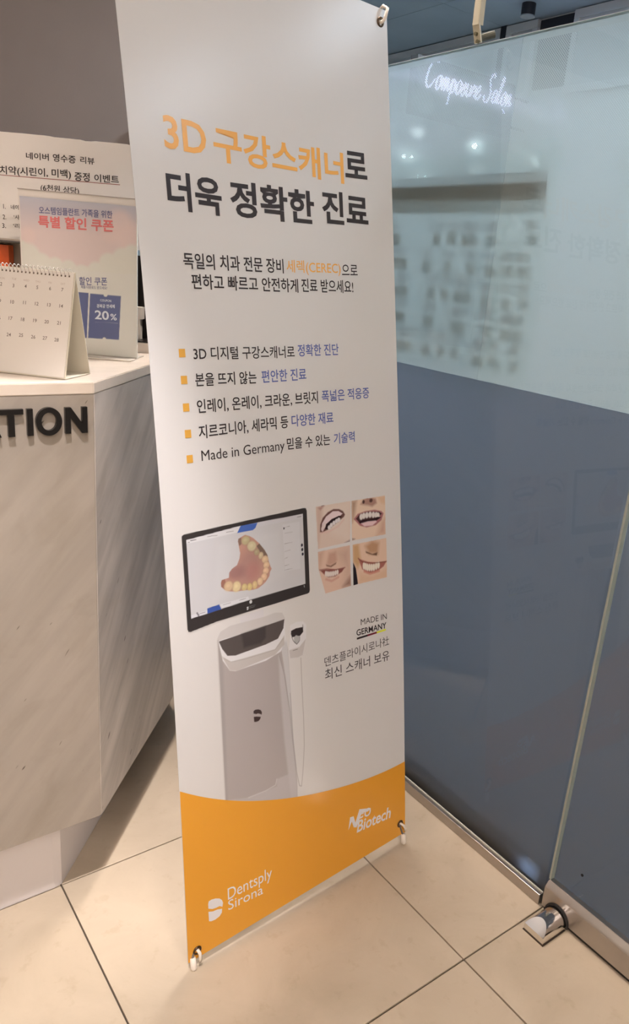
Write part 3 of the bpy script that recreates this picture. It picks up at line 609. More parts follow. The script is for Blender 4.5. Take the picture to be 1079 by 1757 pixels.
# raster style prints: ink colours on the vertices of a fine grid
class Canvas:
    def __init__(s, x0, x1, z0, z1, step):
        s.nx = int((x1 - x0) / step) + 1; s.nz = int((z1 - z0) / step) + 1
        s.x, s.z = np.meshgrid(np.linspace(x0, x1, s.nx), np.linspace(z0, z1, s.nz)); s.c = np.zeros((s.nz, s.nx, 3)); s.c[:] = PAPER; s.mask = np.zeros((s.nz, s.nx))
    def sd(s, poly):
        P = np.array(poly); d2 = np.full(s.x.shape, 1e9); ins = np.zeros(s.x.shape, bool)
        for (ax, az), (bx_, bz) in zip(P, np.roll(P, -1, 0)):
            ex, ez = bx_ - ax, bz - az; wx, wz = s.x - ax, s.z - az
            t = np.clip((wx * ex + wz * ez) / (ex * ex + ez * ez + 1e-12), 0, 1)
            d2 = np.minimum(d2, (wx - t * ex) ** 2 + (wz - t * ez) ** 2)
            cond = ((az > s.z) != (bz > s.z)) & (s.x < (bx_ - ax) * (s.z - az) / (bz - az + 1e-12) + ax); ins ^= cond
        d = np.sqrt(d2); return np.where(ins, -d, d)
    def blend(s, a, col, mark=True):
        a = np.clip(a, 0, 1)[..., None]
        col = np.asarray(col) if isinstance(col, np.ndarray) and np.ndim(col) == 3 else np.array(paint(*col))
        s.c = s.c * (1 - a) + col * a
        if mark: s.mask = np.maximum(s.mask, a[..., 0])
    def poly(s, poly, col, soft=.0006, op=1.0): s.blend(op * np.clip(.5 - s.sd(poly) / soft, 0, 1), col)
    def ppoly(s, pts, col, soft=.0006, op=1.0): s.poly([Bn(p) for p in pts], col, soft, op)
    def ell(s, c, rx, rz, col, soft=.15, op=1.0, rot=0.0, clip=None):
        dx, dz = s.x - c[0], s.z - c[1]; cs, sn = math.cos(rot), math.sin(rot)
        r = np.sqrt(((dx * cs + dz * sn) / rx) ** 2 + ((-dx * sn + dz * cs) / rz) ** 2); a = op * np.clip((1 + soft / 2 - r) / soft, 0, 1)
        if clip is not None: a = a * clip
        s.blend(a, col)
    def line(s, pts, w, col, soft=.0006, op=1.0):
        d = np.full(s.x.shape, 1e9)
        for (ax, az), (bx_, bz) in zip(pts, pts[1:]):
            ex, ez = bx_ - ax, bz - az; t = np.clip(((s.x - ax) * ex + (s.z - az) * ez) / (ex * ex + ez * ez + 1e-12), 0, 1)
            d = np.minimum(d, np.hypot(s.x - ax - t * ex, s.z - az - t * ez))
        s.blend(op * np.clip((w / 2 - d) / soft + .5, 0, 1), col)
    def pline(s, pts, w, col, **k): s.line([Bn(p) for p in pts], w, col, **k)
    def build(s, name, layer=2, parent=bn, cut=True, mapper=None, m=None):
        mp = mapper or (lambda x, z: P3(x, z, 0.0003 * layer))
        X, Zc = s.x.ravel(), s.z.ravel()
        if mapper is None:
            D = (1 - X / BW) * np.polyval(cl, Zc) + X / BW * np.polyval(cr_, Zc) - 0.0003 * layer
            V = BA[None] + X[:, None] * BT + D[:, None] * BN + Zc[:, None] * np.array([0, 0, 1.0])
        else: V = np.array([mp(a, b) for a, b in zip(X, Zc)])
        idx = np.arange(s.nx * s.nz).reshape(s.nz, s.nx)
        q = np.stack([idx[:-1, :-1], idx[:-1, 1:], idx[1:, 1:], idx[1:, :-1]], -1)
        if cut:
            mk = np.maximum.reduce([s.mask[:-1, :-1], s.mask[:-1, 1:], s.mask[1:, 1:], s.mask[1:, :-1]]) > .02; q = q[mk]
        q = q.reshape(-1, 4); used = np.unique(q); rm = -np.ones(len(V), int); rm[used] = np.arange(len(used)); V = V[used]; q = rm[q]; col = s.c.reshape(-1, 3)[used]
        me = bpy.data.meshes.new(name); me.vertices.add(len(V)); me.vertices.foreach_set('co', V.ravel())
        me.loops.add(q.size); me.loops.foreach_set('vertex_index', q.ravel().astype(np.int32)); me.polygons.add(len(q)); me.polygons.foreach_set('loop_start', np.arange(0, q.size, 4, dtype=np.int32))
        me.update(calc_edges=True)
        at = me.color_attributes.new('ink', 'FLOAT_COLOR', 'POINT'); at.data.foreach_set('color', np.c_[col, np.ones(len(col))].ravel().astype(np.float32))
        me.materials.append(m or INKM); o = bpy.data.objects.new(name, me); C.objects.link(o); o.parent = parent
        o.matrix_parent_inverse = Matrix.Translation(-parent.location) if parent.type == 'EMPTY' else Matrix.Identity(4)
        return o
def zpx(pts, ox, oy, k): return [(ox + a / k, oy + b / k) for a, b in pts]     # zoomed reading -> picture frame
# scanner cart drawing
cv = Canvas(.070, .305, .245, .668, .00095)
Zc7 = lambda pts: zpx(pts, 360, 1030, 5.022)
cv.ppoly(Zc7([(255, 100), (460, 70), (465, 150), (480, 190), (262, 215)]), (196, 181, 178))
cv.ppoly(Zc7([(62, 330), (90, 270), (170, 220), (260, 195), (470, 140), (560, 105), (620, 105), (645, 150), (640, 200), (80, 360)]), (186, 171, 165), .001)
body = Zc7([(66, 345), (660, 360), (672, 420), (690, 700), (715, 1130), (740, 1440), (752, 1560), (752, 1725), (135, 1725), (118, 1400), (98, 1000), (80, 600)])
cv.ppoly(body, (160, 143, 137), .0008)
cv.ppoly(Zc7([(66, 345), (110, 420), (125, 900), (150, 1725), (135, 1725), (98, 1000)]), (148, 134, 128), .006, .8)
cv.ppoly(Zc7([(590, 480), (640, 620), (690, 1000), (740, 1440), (752, 1725), (700, 1725), (640, 1200), (600, 700)]), (178, 164, 160), .006, .9)
cv.ppoly(Zc7([(600, 330), (665, 350), (690, 700), (715, 1130), (740, 1440), (700, 1100), (655, 690)]), (192, 180, 176), .002, .8)
cv.pline(Zc7([(600, 480), (640, 640), (690, 960), (712, 1200), (742, 1450)]), .0018, (140, 126, 122), soft=.0015, op=.7)
cv.ppoly(Zc7([(575, 1540), (575, 1600), (330, 1700), (150, 1722), (752, 1722), (750, 1560), (720, 1480)]), (176, 161, 158), .004, .7)
cv.pline(Zc7([(575, 1540), (565, 1590), (480, 1640), (330, 1700)]), .0018, (190, 176, 172), soft=.002, op=.8)
cv.ppoly(Zc7([(70, 350), (640, 170), (650, 330), (610, 440), (480, 520), (220, 610), (170, 605), (110, 520)]), (206, 192, 188), .001)
cv.ppoly(Zc7([(100, 480), (180, 530), (560, 420), (640, 300), (640, 380), (560, 470), (230, 608), (170, 603)]), (176, 160, 152), .002, .9)
cv.pline(Zc7([(120, 500), (180, 530), (300, 505), (560, 425), (630, 330)]), .0014, (150, 135, 128), soft=.0015, op=.6)
cv.ppoly(Zc7([(75, 355), (640, 162), (632, 240), (585, 330), (480, 380), (220, 475), (150, 478), (105, 420)]), (82, 70, 66), .0008)
cv.ppoly(Zc7([(270, 290), (480, 220), (480, 320), (440, 370), (290, 410)]), (62, 52, 50), .006, .8)
for pl in ([(375, 952), (392, 941), (415, 938), (436, 944), (447, 962), (446, 984), (430, 978), (412, 974), (398, 980), (375, 975)], [(377, 1003), (400, 1000), (437, 1002), (433, 1020), (420, 1038), (398, 1047), (380, 1047)]):
    cv.ppoly(Zc7(pl), (58, 42, 40), .0006)
# handpiece and cable
cv.ppoly(Zc7([(690, 215), (745, 185), (800, 180), (830, 210), (828, 330), (800, 470), (760, 495), (690, 502), (678, 440), (690, 330)]), (206, 192, 188), .0015)
cv.ppoly(Zc7([(680, 430), (770, 400), (825, 330), (798, 470), (760, 492), (690, 500)]), (180, 164, 158), .002, .9)
cv.ppoly(Zc7([(698, 262), (740, 240), (800, 228), (803, 270), (775, 305), (705, 318), (696, 290)]), (50, 40, 40), .0008)
cv.ppoly(Zc7([(722, 320), (740, 300), (772, 310), (768, 360), (748, 378), (725, 365)]), (165, 155, 152), .0012)
cv.pline(Zc7([(705, 318), (718, 350), (748, 378)]), .0012, (60, 50, 50)); cv.pline(Zc7([(772, 310), (772, 345), (748, 378)]), .001, (60, 50, 50))
cv.pline(Zc7([(798, 210), (800, 240)]), .0015, (90, 80, 80)); cv.pline(Zc7([(715, 432), (755, 420)]), .001, (100, 88, 85))
cv.pline(Zc7([(782, 495), (790, 700), (805, 1000), (812, 1250), (800, 1480), (788, 1600), (770, 1595), (745, 1470), (715, 1200), (690, 800)]), .0015, (150, 136, 132), soft=.001, op=.85)
cv.build('scanner_cart_picture')
# monitor drawing
mo = Canvas(.029, .3185, .660, .850, .00095)
Zc5 = lambda pts: zpx(pts, 300, 860, 4.496)
mo.ppoly(Zc5([(50, 290), (52, 268), (68, 256), (500, 160), (985, 52), (1008, 52), (1015, 70), (1040, 680), (1036, 702), (1022, 712), (640, 830), (330, 925), (120, 1008), (104, 1008), (95, 990)]), (52, 44, 42))
scr = Zc5([(86, 300), (500, 190), (984, 97), (1005, 636), (560, 765), (125, 905)]); mo.ppoly(scr, (186, 174, 172))
mo.ppoly(Zc5([(330, 330), (800, 230), (860, 560), (600, 700), (300, 760)]), (192, 180, 177), .012, .5)
mo.ppoly(Zc5([(86, 300), (500, 190), (984, 97), (985, 130), (500, 222), (88, 330)]), (188, 176, 176), .0006)
mo.ppoly(Zc5([(86, 300), (300, 246), (500, 192), (484, 240), (88, 328)]), (200, 187, 184), .0006)
mo.ppoly(Zc5([(505, 190), (635, 165), (620, 205), (600, 222), (478, 246)]), (66, 88, 150), .0006)
mo.ppoly(Zc5([(122, 880), (248, 840), (248, 866), (125, 905)]), (196, 184, 184), .0006)
mo.ppoly(Zc5([(248, 826), (340, 795), (358, 832), (250, 866)]), (58, 76, 136), .0006)
mo.ppoly(Zc5([(345, 797), (565, 733), (572, 758), (362, 822)]), (200, 188, 186), .0006)
for a, b, w_ in (((120, 303), (162, 296), .0016), ((100, 318), (110, 316), .0014), ((250, 272), (325, 262), .0009), ((395, 240), (450, 230), .0009), ((942, 122), (972, 117), .0012), ((170, 862), (182, 880), .0032), ((190, 868), (232, 855), .001), ((370, 800), (430, 783), .0008), ((495, 765), (545, 748), .0008)):
    mo.pline(Zc5([a, b]), w_, (70, 60, 66), op=.75)
mo.ppoly(Zc5([(828, 180), (960, 155), (965, 520), (850, 540)]), (198, 186, 184), .0012, .5)
for (yy, L1_) in ((195, 190), (240, 930), (280, 0), (320, 910), (380, 890), (435, 870), (460, 0), (490, 880), (522, 905)):
    if L1_: mo.pline(Zc5([(845, yy + 8), (min(905, L1_ if L1_ > 300 else 885), yy - 4)]), .0007, (120, 108, 110), op=.8)
mo.ell(Bn(Zc5([(839, 209)])[0]), .0016, .0022, (50, 44, 50)); 
for p_ in ((978, 338), (981, 372), (984, 407)): mo.ell(Bn(Zc5([p_])[0]), .0026, .0032, (44, 40, 50))
mo.ell(Bn(Zc5([(584, 775)])[0]), .0030, .0032, (205, 195, 190)); mo.ell(Bn(Zc5([(584, 775)])[0]), .0012, .0012, (150, 140, 138))
mo.ppoly(Zc5([(553, 815), (566, 812), (566, 822), (553, 826)]), (190, 180, 176)); mo.ppoly(Zc5([(553, 830), (566, 825), (564, 836), (554, 838)]), (190, 180, 176))
mo.pline(Zc5([(573, 812), (620, 800)]), .0007, (110, 102, 100)); mo.pline(Zc5([(573, 824), (612, 813)]), .0007, (110, 102, 100)); mo.pline(Zc5([(995, 650), (998, 662)]), .0014, (150, 142, 140))
archp = Zc5([(485, 310), (488, 290), (515, 272), (540, 258), (575, 268), (605, 285), (650, 325), (690, 375), (713, 415), (722, 460), (735, 500), (745, 520), (732, 545), (728, 575), (700, 620), (678, 642), (640, 672), (600, 683), (540, 686), (470, 697), (420, 695), (380, 682), (356, 660), (354, 630), (360, 608), (385, 600), (415, 590), (418, 550), (440, 520), (478, 492), (497, 440), (502, 400), (492, 350)])
mo.ppoly(archp, (176, 128, 112), .0008)
CLP = np.clip(.5 - mo.sd([Bn(p) for p in archp]) / .0008, 0, 1)
cpal = Bn(Zc5([(570, 500)])[0]); mo.ell(cpal, .026, .032, (154, 112, 104), .8, .7, -.5, CLP)
mo.ell(Bn(Zc5([(470, 550)])[0]), .020, .012, (140, 96, 92), .9, .7, 0, CLP); mo.ell(Bn(Zc5([(600, 540)])[0]), .014, .016, (168, 108, 100), .9, .5, 0, CLP)
mo.ppoly(Zc5([(650, 325), (690, 375), (713, 415), (718, 450), (690, 430), (655, 390), (628, 345)]), (104, 84, 72), .001, .9)
mo.ppoly(Zc5([(485, 310), (488, 290), (510, 278), (512, 330), (496, 345)]), (112, 88, 76), .001, .8)
mo.ppoly(Zc5([(356, 660), (354, 630), (360, 608), (385, 600), (392, 640), (385, 680)]), (140, 92, 78), .001, .9)
for (cx_, cy_, rx_, ry_, rot_, col_) in ((545, 302, 34, 30, 0, (172, 152, 116)), (592, 345, 38, 34, .3, (186, 166, 132)), (630, 392, 22, 22, .3, (160, 138, 108)), (662, 418, 20, 24, .3, (186, 160, 128)), (694, 448, 28, 26, .2, (202, 166, 132)), (704, 492, 26, 24, 0, (206, 168, 134)), (700, 536, 26, 24, 0, (210, 168, 136)), (686, 582, 26, 26, 0, (208, 166, 134)), (655, 618, 24, 26, 0, (206, 168, 134)), (615, 645, 22, 28, 0, (198, 164, 118)), (575, 660, 22, 26, 0, (196, 166, 112)), (534, 662, 24, 24, 0, (194, 166, 116)), (474, 658, 36, 36, 0, (206, 178, 136)), (412, 655, 36, 34, 0, (196, 160, 126))):
    c0 = Bn(Zc5([(cx_, cy_)])[0]); k_ = 1 / 4.496 * .00118
    mo.ell(c0, rx_ * k_ * 1.18, ry_ * k_ * 1.12, (140, 102, 84), .5, .5, -rot_, CLP); mo.ell(c0, rx_ * k_, ry_ * k_, col_, .4, .95, -rot_)
    mo.ell(c0 + np.array([-.0008, .001]), rx_ * k_ * .4, ry_ * k_ * .35, tuple(min(225, v + 12) for v in col_), .9, .7)
mo.build('monitor_picture')
# four smile photographs
Z6 = lambda pts: zpx(pts, 530, 840, 5.168)
def smile(frame_px, base, fn):
    fr = [Bn(p) for p in Z6(frame_px)]; xs = [f[0] for f in fr]; zs = [f[1] for f in fr]
    c = Canvas(min(xs) - .001, max(xs) + .001, min(zs) - .001, max(zs) + .001, .0008); c.poly(fr, base, .0008); fn(c)
    c.c[c.sd(fr) > 0] = PAPER; c.mask = np.clip(.5 - c.sd(fr) / .0008, 0, 1); c.build('smile_photo')
def teeth(c, pts, h, col, n, dark=(120, 90, 84)):
    P = [np.array(Bn(p)) for p in Z6(pts)]
    for k in range(n):
        t = (k + .5) / n * (len(P) - 1); i = int(t); p = P[i] + (P[min(i + 1, len(P) - 1)] - P[i]) * (t - i)
        wd = np.linalg.norm(P[-1] - P[0]) / n * .56; c.ell(p, wd * 1.25, h * 1.03, dark, .5, .35); c.ell(p, wd * 1.08, h, col, .45, .92)
def s1(c):
    c.ppoly(Z6([(60, 150), (365, 90), (360, 480), (200, 380)]), (205, 180, 165), .02, .5); c.ppoly(Z6([(60, 150), (120, 140), (110, 300), (80, 530)]), (178, 142, 126), .01, .7)
    c.ppoly(Z6([(95, 380), (98, 310), (120, 250), (165, 200), (215, 172), (265, 172), (300, 190), (318, 220), (308, 242), (250, 290), (180, 345), (115, 384)]), (98, 62, 56), .0026)
    c.ppoly(Z6([(108, 360), (115, 300), (150, 240), (210, 192), (260, 190), (296, 212), (270, 235), (200, 260), (150, 320), (120, 372)]), (206, 176, 172), .002)
    c.ppoly(Z6([(140, 350), (150, 305), (200, 262), (265, 230), (292, 240), (250, 262), (200, 300), (165, 355)]), (42, 26, 26), .001)
    teeth(c, [(170, 345), (200, 310), (240, 280), (272, 262)], .0042, (208, 190, 184), 5, (80, 56, 54)); teeth(c, [(112, 355), (125, 330), (140, 300)], .004, (205, 178, 170), 3)
    c.pline(Z6([(100, 385), (180, 372), (260, 322), (310, 262)]), .003, (200, 158, 146), soft=.003, op=.8); c.pline(Z6([(110, 145), (130, 140)]), .0015, (90, 60, 56)); c.ppoly(Z6([(75, 160), (140, 140), (100, 185)]), (150, 104, 96), .004, .7)
    c.ppoly(Z6([(310, 470), (365, 440), (365, 480)]), (140, 120, 116), .003, .8)
smile([(58, 152), (368, 100), (362, 462), (78, 527)], (198, 168, 152), s1)
def s2(c):
    c.ppoly(Z6([(375, 100), (420, 95), (400, 250), (380, 290)]), (140, 104, 84), .012, .8); c.ppoly(Z6([(600, 60), (680, 55), (675, 130), (640, 120)]), (196, 150, 118), .008, .7)
    c.ppoly(Z6([(640, 280), (680, 250), (680, 400), (600, 410)]), (176, 128, 108), .02, .8)
    c.ppoly(Z6([(455, 130), (480, 90), (530, 60), (590, 80), (600, 120), (560, 150), (520, 140), (480, 135)]), (140, 92, 80), .006, .8); c.ell(Bn(Z6([(482, 108)])[0]), .0035, .004, (58, 34, 32), .5, .9); c.ell(Bn(Z6([(548, 96)])[0]), .005, .004, (70, 42, 38), .6, .9)
    c.ppoly(Z6([(395, 262), (430, 215), (500, 190), (580, 178), (640, 190), (660, 210), (640, 270), (590, 315), (510, 335), (450, 320)]), (150, 92, 90), .0026)
    c.ppoly(Z6([(415, 258), (450, 215), (530, 195), (620, 195), (645, 212), (600, 255), (540, 282), (450, 300)]), (70, 42, 40), .001)
    teeth(c, [(450, 245), (490, 230), (540, 222), (590, 224), (618, 232)], .0062, (210, 190, 180), 7, (120, 90, 84)); c.ppoly(Z6([(440, 285), (480, 268), (540, 262), (610, 240), (640, 245), (590, 278), (520, 288), (450, 302)]), (46, 26, 26), .001)
    c.ppoly(Z6([(460, 300), (520, 282), (590, 275), (600, 285), (560, 318), (490, 325)]), (206, 166, 162), .0026)
    c.ppoly(Z6([(380, 430), (410, 435), (400, 445), (380, 450)]), (120, 100, 96), .003, .8)
smile([(374, 100), (672, 52), (678, 396), (380, 452)], (206, 170, 146), s2)
def s3(c):
    c.ppoly(Z6([(75, 552), (130, 540), (110, 640), (90, 720)]), (170, 128, 108), .012, .6); c.ppoly(Z6([(240, 560), (360, 500), (370, 850), (300, 840), (330, 700)]), (176, 138, 120), .025, .8); c.ppoly(Z6([(300, 860), (372, 760), (372, 850)]), (120, 84, 72), .012, .8)
    c.ppoly(Z6([(155, 660), (175, 560), (235, 550), (248, 620), (235, 655), (180, 675)]), (170, 124, 104), .008, .7); c.ppoly(Z6([(150, 665), (190, 675), (240, 645), (236, 660), (195, 688), (155, 680)]), (104, 66, 56), .003, .9)
    c.ppoly(Z6([(95, 715), (150, 705), (240, 705), (316, 690), (290, 730), (230, 770), (170, 778), (130, 750)]), (124, 70, 62), .0026)
    teeth(c, [(142, 745), (175, 750), (215, 745), (260, 728)], .0055, (212, 190, 178), 8, (130, 96, 88)); c.pline(Z6([(92, 712), (160, 700), (230, 712), (318, 690)]), .002, (130, 78, 70), soft=.002, op=.8)
    c.pline(Z6([(150, 795), (200, 810), (260, 775)]), .0045, (184, 128, 112), soft=.004, op=.8)
smile([(78, 552), (360, 492), (372, 852), (145, 922), (82, 700)], (200, 160, 140), s3)
def s4(c):
    c.ppoly(Z6([(385, 490), (440, 480), (460, 640), (430, 700), (390, 640)]), (176, 130, 84), .01, .8); c.ppoly(Z6([(388, 640), (415, 700), (434, 838), (392, 850)]), (34, 26, 30), .001)
    c.ppoly(Z6([(495, 500), (560, 450), (620, 470), (610, 570), (530, 570)]), (160, 112, 78), .012, .8); c.ppoly(Z6([(500, 545), (560, 570), (605, 555), (600, 585), (560, 580), (505, 562)]), (88, 54, 38), .003, .9)
    c.ppoly(Z6([(436, 612), (520, 640), (600, 645), (688, 630), (660, 680), (590, 735), (520, 742), (470, 705)]), (150, 88, 76), .0026)
    teeth(c, [(478, 672), (520, 690), (570, 690), (625, 662)], .0078, (216, 196, 176), 8, (140, 104, 88)); c.pline(Z6([(434, 608), (470, 640), (560, 652), (686, 638)]), .002, (110, 60, 50), soft=.002, op=.8)
    c.pline(Z6([(490, 725), (540, 745), (620, 720)]), .005, (186, 116, 100), soft=.003, op=.9); c.ppoly(Z6([(450, 740), (560, 760), (690, 700), (690, 780), (440, 835)]), (196, 150, 118), .012, .6)
smile([(386, 488), (684, 428), (690, 776), (392, 848)], (204, 164, 140), s4)
# grommets and hooks
GRO = mat('dark_bronze_grommet', (0.10, 0.065, 0.04), 0.35, 0.9)
def torus(bm, c, ax, R_, r, S1=24, S2=8):
    ax = Vector(ax).normalized(); u = ax.orthogonal().normalized(); v = ax.cross(u); c = Vector(c); rg = []
    for i in range(S1):
        a = 2 * math.pi * i / S1; d = u * math.cos(a) + v * math.sin(a); rg.append([bm.verts.new(c + d * (R_ + r * math.cos(2 * math.pi * k / S2)) + ax * r * math.sin(2 * math.pi * k / S2)) for k in range(S2)])
    for i in range(S1):
        a, b = rg[i], rg[(i + 1) % S1]
        for k in range(S2): bm.faces.new((a[k], b[k], b[(k + 1) % S2], a[(k + 1) % S2]))
    return bm
HUB = Vector(P3(BW / 2, 0.9)) + Vector(BN) * 0.045
POLE = mat('grey_fibre_pole', (0.25, 0.25, 0.25), 0.4)
corners = [((.0195, .0335), (0, 0), -1), ((.5668, .0530), (1, 0), -1), ((.5640, 1.7490), (1, 1), 1), ((.0195, 1.7480), (0, 1), 1)]
for (gx, gz), (sx, sz), s_ in corners:
    gc = Vector(P3(gx, gz, 0.0008)); fwd = -Vector(BN)
    obj('grommet', torus(bmesh.new(), gc, fwd, 0.0072, 0.0022), GRO, bn, True)
    if s_ < 0:
        foot = Vector(P3(gx - (0.011 if sx == 0 else -0.008), 0.0, 0.0)); foot = Vector((foot.x, foot.y, 0)) + fwd * (0.004)
        bm = bmesh.new(); tube(bm, [foot + Vector((0, 0, 0.0003)), foot + Vector((0, 0, 0.003)), foot + Vector((0, 0, 0.024)) - fwd * 0.004], [0.0052, 0.006, 0.0055], 14)
        obj('foot_cap', bm, WHITEP, bn, True)
        bm = bmesh.new(); off = Vector(BT) * (0.0015 if sx == 0 else 0.010)
        tube(bm, [gc - fwd * 0.008, gc + fwd * 0.004 + Vector((0, 0, .002)), gc + fwd * 0.009 + off * .3 - Vector((0, 0, .001)), gc + fwd * 0.009 + off - Vector((0, 0, .012)), gc + fwd * 0.007 + off * 1.3 - Vector((0, 0, .021))], 0.0031, 10)
        obj('hook', bm, WHITEP, bn, True)
        pole_end = foot + Vector((0, 0, 0.022)) - fwd * 0.006
    else:
        bm = bmesh.new(); off = Vector(BT) * (0.008 if sx == 1 else -0.008)
        tube(bm, [gc - fwd * 0.008, gc + fwd * 0.006, gc + fwd * 0.010 + off * .3 + Vector((0, 0, .006)), gc + fwd * 0.008 + off + Vector((0, 0, .024)), gc - fwd * 0.004 + off + Vector((0, 0, .030)), gc - fwd * 0.010 + off + Vector((0, 0, .026))], 0.0033, 10)
        obj('hook', bm, WHITEP, bn, True)
        pole_end = gc - fwd * 0.010 + off + Vector((0, 0, .026))
    mid = (pole_end + HUB) / 2 - fwd * 0.012
    bm = bmesh.new(); tube(bm, [pole_end, mid, HUB], 0.003, 8); obj('pole', bm, POLE, bn, True)
bm = bmesh.new(); bmesh.ops.create_uvsphere(bm, u_segments=16, v_segments=10, radius=0.022); bmesh.ops.translate(bm, verts=bm.verts[:], vec=HUB); obj('hub', bm, POLE, bn, True)
bm = bmesh.new(); rf = Vector(P3(BW * .62, 0)) + Vector(BN) * 0.30; rf.z = 0.0005; tube(bm, [HUB, rf], 0.004, 8); obj('rear_leg', bm, POLE, bn, True)

# ---------------------------------------------------------------- things on the counter
ZC = 1.0690
PAPERW = mat('white_paper', (0.70, 0.665, 0.62), 0.6)
# desk calendar
e1 = np.array([0.683, -0.730, 0.0]); e2 = np.array([0.730, 0.683, 0.0])     # along the pad / from front foot to back foot
FR = on((112, 652), (0, 0, 1), ZC); FR[2] = ZC + 0.0008
apx = FR + e2 * 0.043; nv = np.array([EYE[0] - apx[0], EYE[1] - apx[1], 0.0])
top = on((128, 468), e2, float(e2 @ apx)); HT = float(top[2] - ZC) ; top = apx.copy(); top[2] = ZC + HT
cal = thing('desk_calendar', 'white spiral tent calendar at the front corner of the counter', 'calendar', tuple(FR))
LN = 0.26
nf = np.cross(e1, (top - FR)); nf /= np.linalg.norm(nf); nf = nf if nf @ (EYE - FR) > 0 else -nf
up = (top - FR); SL = float(np.linalg.norm(up)); up = up / SL
ff = frame_map(FR, -e1, up, nf)
CREAMP = mat('cream_card', (0.66, 0.61, 0.50), 0.6)
obj('front_board', fb(ff, 0, LN, 0, SL, -0.0015, 0), CREAMP, cal)
obj('page', fb(ff, 0.002, LN, 0.002, SL - 0.001, 0.0002, 0.0012), PAPERW, cal)
BR = FR + e2 * 0.086; upb = top - BR; SLb = float(np.linalg.norm(upb)); upb /= SLb; nb = np.cross(upb, e1); nb = nb if nb @ e2 > 0 else -nb
fbk = frame_map(BR, -e1, upb, nb)
obj('back_board', fb(fbk, 0, LN, 0, SLb, -0.0015, 0), CREAMP, cal)
fbs = frame_map(FR + np.array([0, 0, -0.0003]), -e1, e2, np.array([0, 0, 1.0]))
obj('base_board', fb(fbs, 0, LN, 0.0015, 0.0845, 0.0, 0.0012), CREAMP, cal)
bm = bmesh.new()
for k in range(34):
    u_ = 0.010 + k * 0.0072; tc_ = np.array(top) - e1 * u_ + np.array([0, 0, -0.003]); pts = [tuple(tc_ + nf * 0.0045 * math.cos(a) * 1.2 + np.array([0, 0, 1.0]) * (0.0062 * math.sin(a) + .002)) for a in [math.radians(d) for d in range(-60, 241, 25)]]
    tube(bm, pts, 0.00065, 6)
    P = ff(u_, SL - 0.008, 0.0014)
sp_ = obj('spiral_binding', bm, mat('pearl_wire', (0.75, 0.70, 0.64), 0.25, 0.5), cal, True); sp_['kind'] = 'stuff'
bm = bmesh.new()
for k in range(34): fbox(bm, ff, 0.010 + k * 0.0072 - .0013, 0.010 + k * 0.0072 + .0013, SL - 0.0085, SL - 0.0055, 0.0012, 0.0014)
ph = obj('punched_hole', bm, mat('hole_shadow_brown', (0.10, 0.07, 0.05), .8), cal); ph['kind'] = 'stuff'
NUM = mat('grey_numerals', (0.16, 0.13, 0.12), 0.6); PALE = mat('pale_numerals', (0.50, 0.42, 0.38), 0.6)
Fc_ = float(nf @ (FR + nf * 0.0013))
def cal_uv(q):
    P = on(q, nf, Fc_) - FR; return float(P @ (-e1)), float(P @ up)
def on_cal(name, s, q, hpx, m, bold=.01):
    u0, v0 = cal_uv((q[0] + 4, q[1] + hpx / 2)); _, v1 = cal_uv((q[0] + 4, q[1] - hpx / 2)); h = v1 - v0
    u, v = cal_uv(q); vv, f_ = text_geo(s, bold); mn, mx = vv.min(0), vv.max(0); k = h / .73 ; wd = (mx[0] - mn[0]) * k
    mp = lambda a, b: ff(a, b, 0.0014)
    V = [tuple(ff(u + wd / 2 - (p[0] - mn[0]) * k, v - h / 2 + (p[1] - mn[1]) * k, 0.0014)) for p in vv]
    return V, f_
def joined(name, items, m, parent):
    V = []; F = []
    for v, f in items:
        o_ = len(V); V += v; F += [tuple(i + o_ for i in g) for g in f]
    return obj(name, (V, F), m, parent)
row1 = [('2', 2, 487), ('3', 23, 490), ('4', 44, 491), ('5', 64, 493), ('6', 86, 495), ('7', 107, 497)]
row2 = [('9', 0, 516), ('10', 21, 518), ('11', 42, 519), ('12', 63, 521), ('13', 84, 523), ('14', 105, 525)]
row3 = [('16', -2, 545), ('17', 18, 546), ('18', 39, 548), ('19', 60, 550), ('20', 80, 552), ('21', 101, 554)]
row4 = [('24', 15, 574), ('25', 36, 575), ('26', 57, 578), ('27', 77, 580), ('28', 97, 583)]
for rw in (row1, row2, row3, row4): joined('date_row', [on_cal('n', a, (b, c), 6.2, NUM) for a, b, c in rw], NUM, cal)
joined('weekday_row', [on_cal('n', a, (b, c), 3.6, PALE, 0) for a, b, c in (('MON', 3, 477), ('TUE', 24, 478.5), ('WED', 45, 481), ('THU', 65, 483), ('FRI', 86, 485), ('SAT', 108, 487))], PALE, cal)
# acrylic coupon stand, facing the visitor
h1 = np.array([0.8, -0.6, 0.0]); hn = np.array([-0.6, -0.8, 0.0])     # rightwards / towards the camera
def hang(c):       # plane with normal (0.6,0.8)
    def uv(q):
        P = on(q, (0.6, 0.8, 0), c); return float(P @ h1), float(P[2])
    Oo = np.array([0.6 * c, 0.8 * c, 0.0])
    return uv, frame_map(Oo, h1, np.array([0, 0, 1.0]), hn)
uvp, fp_ = hang(1.619)
ACR = mat('clear_acrylic', (0.95, 0.93, 0.9), 0.05, trans=0.97, ior=1.3)
uL, zT1 = uvp((30, 322)); uR, zT2 = uvp((234, 343)); _, zP1 = uvp((32, 334)); 
cs = thing('coupon_stand', 'clear acrylic stand with pink and white coupon leaflet reading 20%', 'sign holder', (fp_((uL + uR) / 2, ZC, 0)[0], fp_((uL + uR) / 2, ZC, 0)[1], ZC))
ztop = (zT1 + zT2) / 2
obj('back_plate', fb(fp_, uL, uR + .0, ZC + .0003, ztop, -0.0035, -0.0015), mat('hazy_acrylic', (0.78, 0.74, 0.70), 0.15), cs)
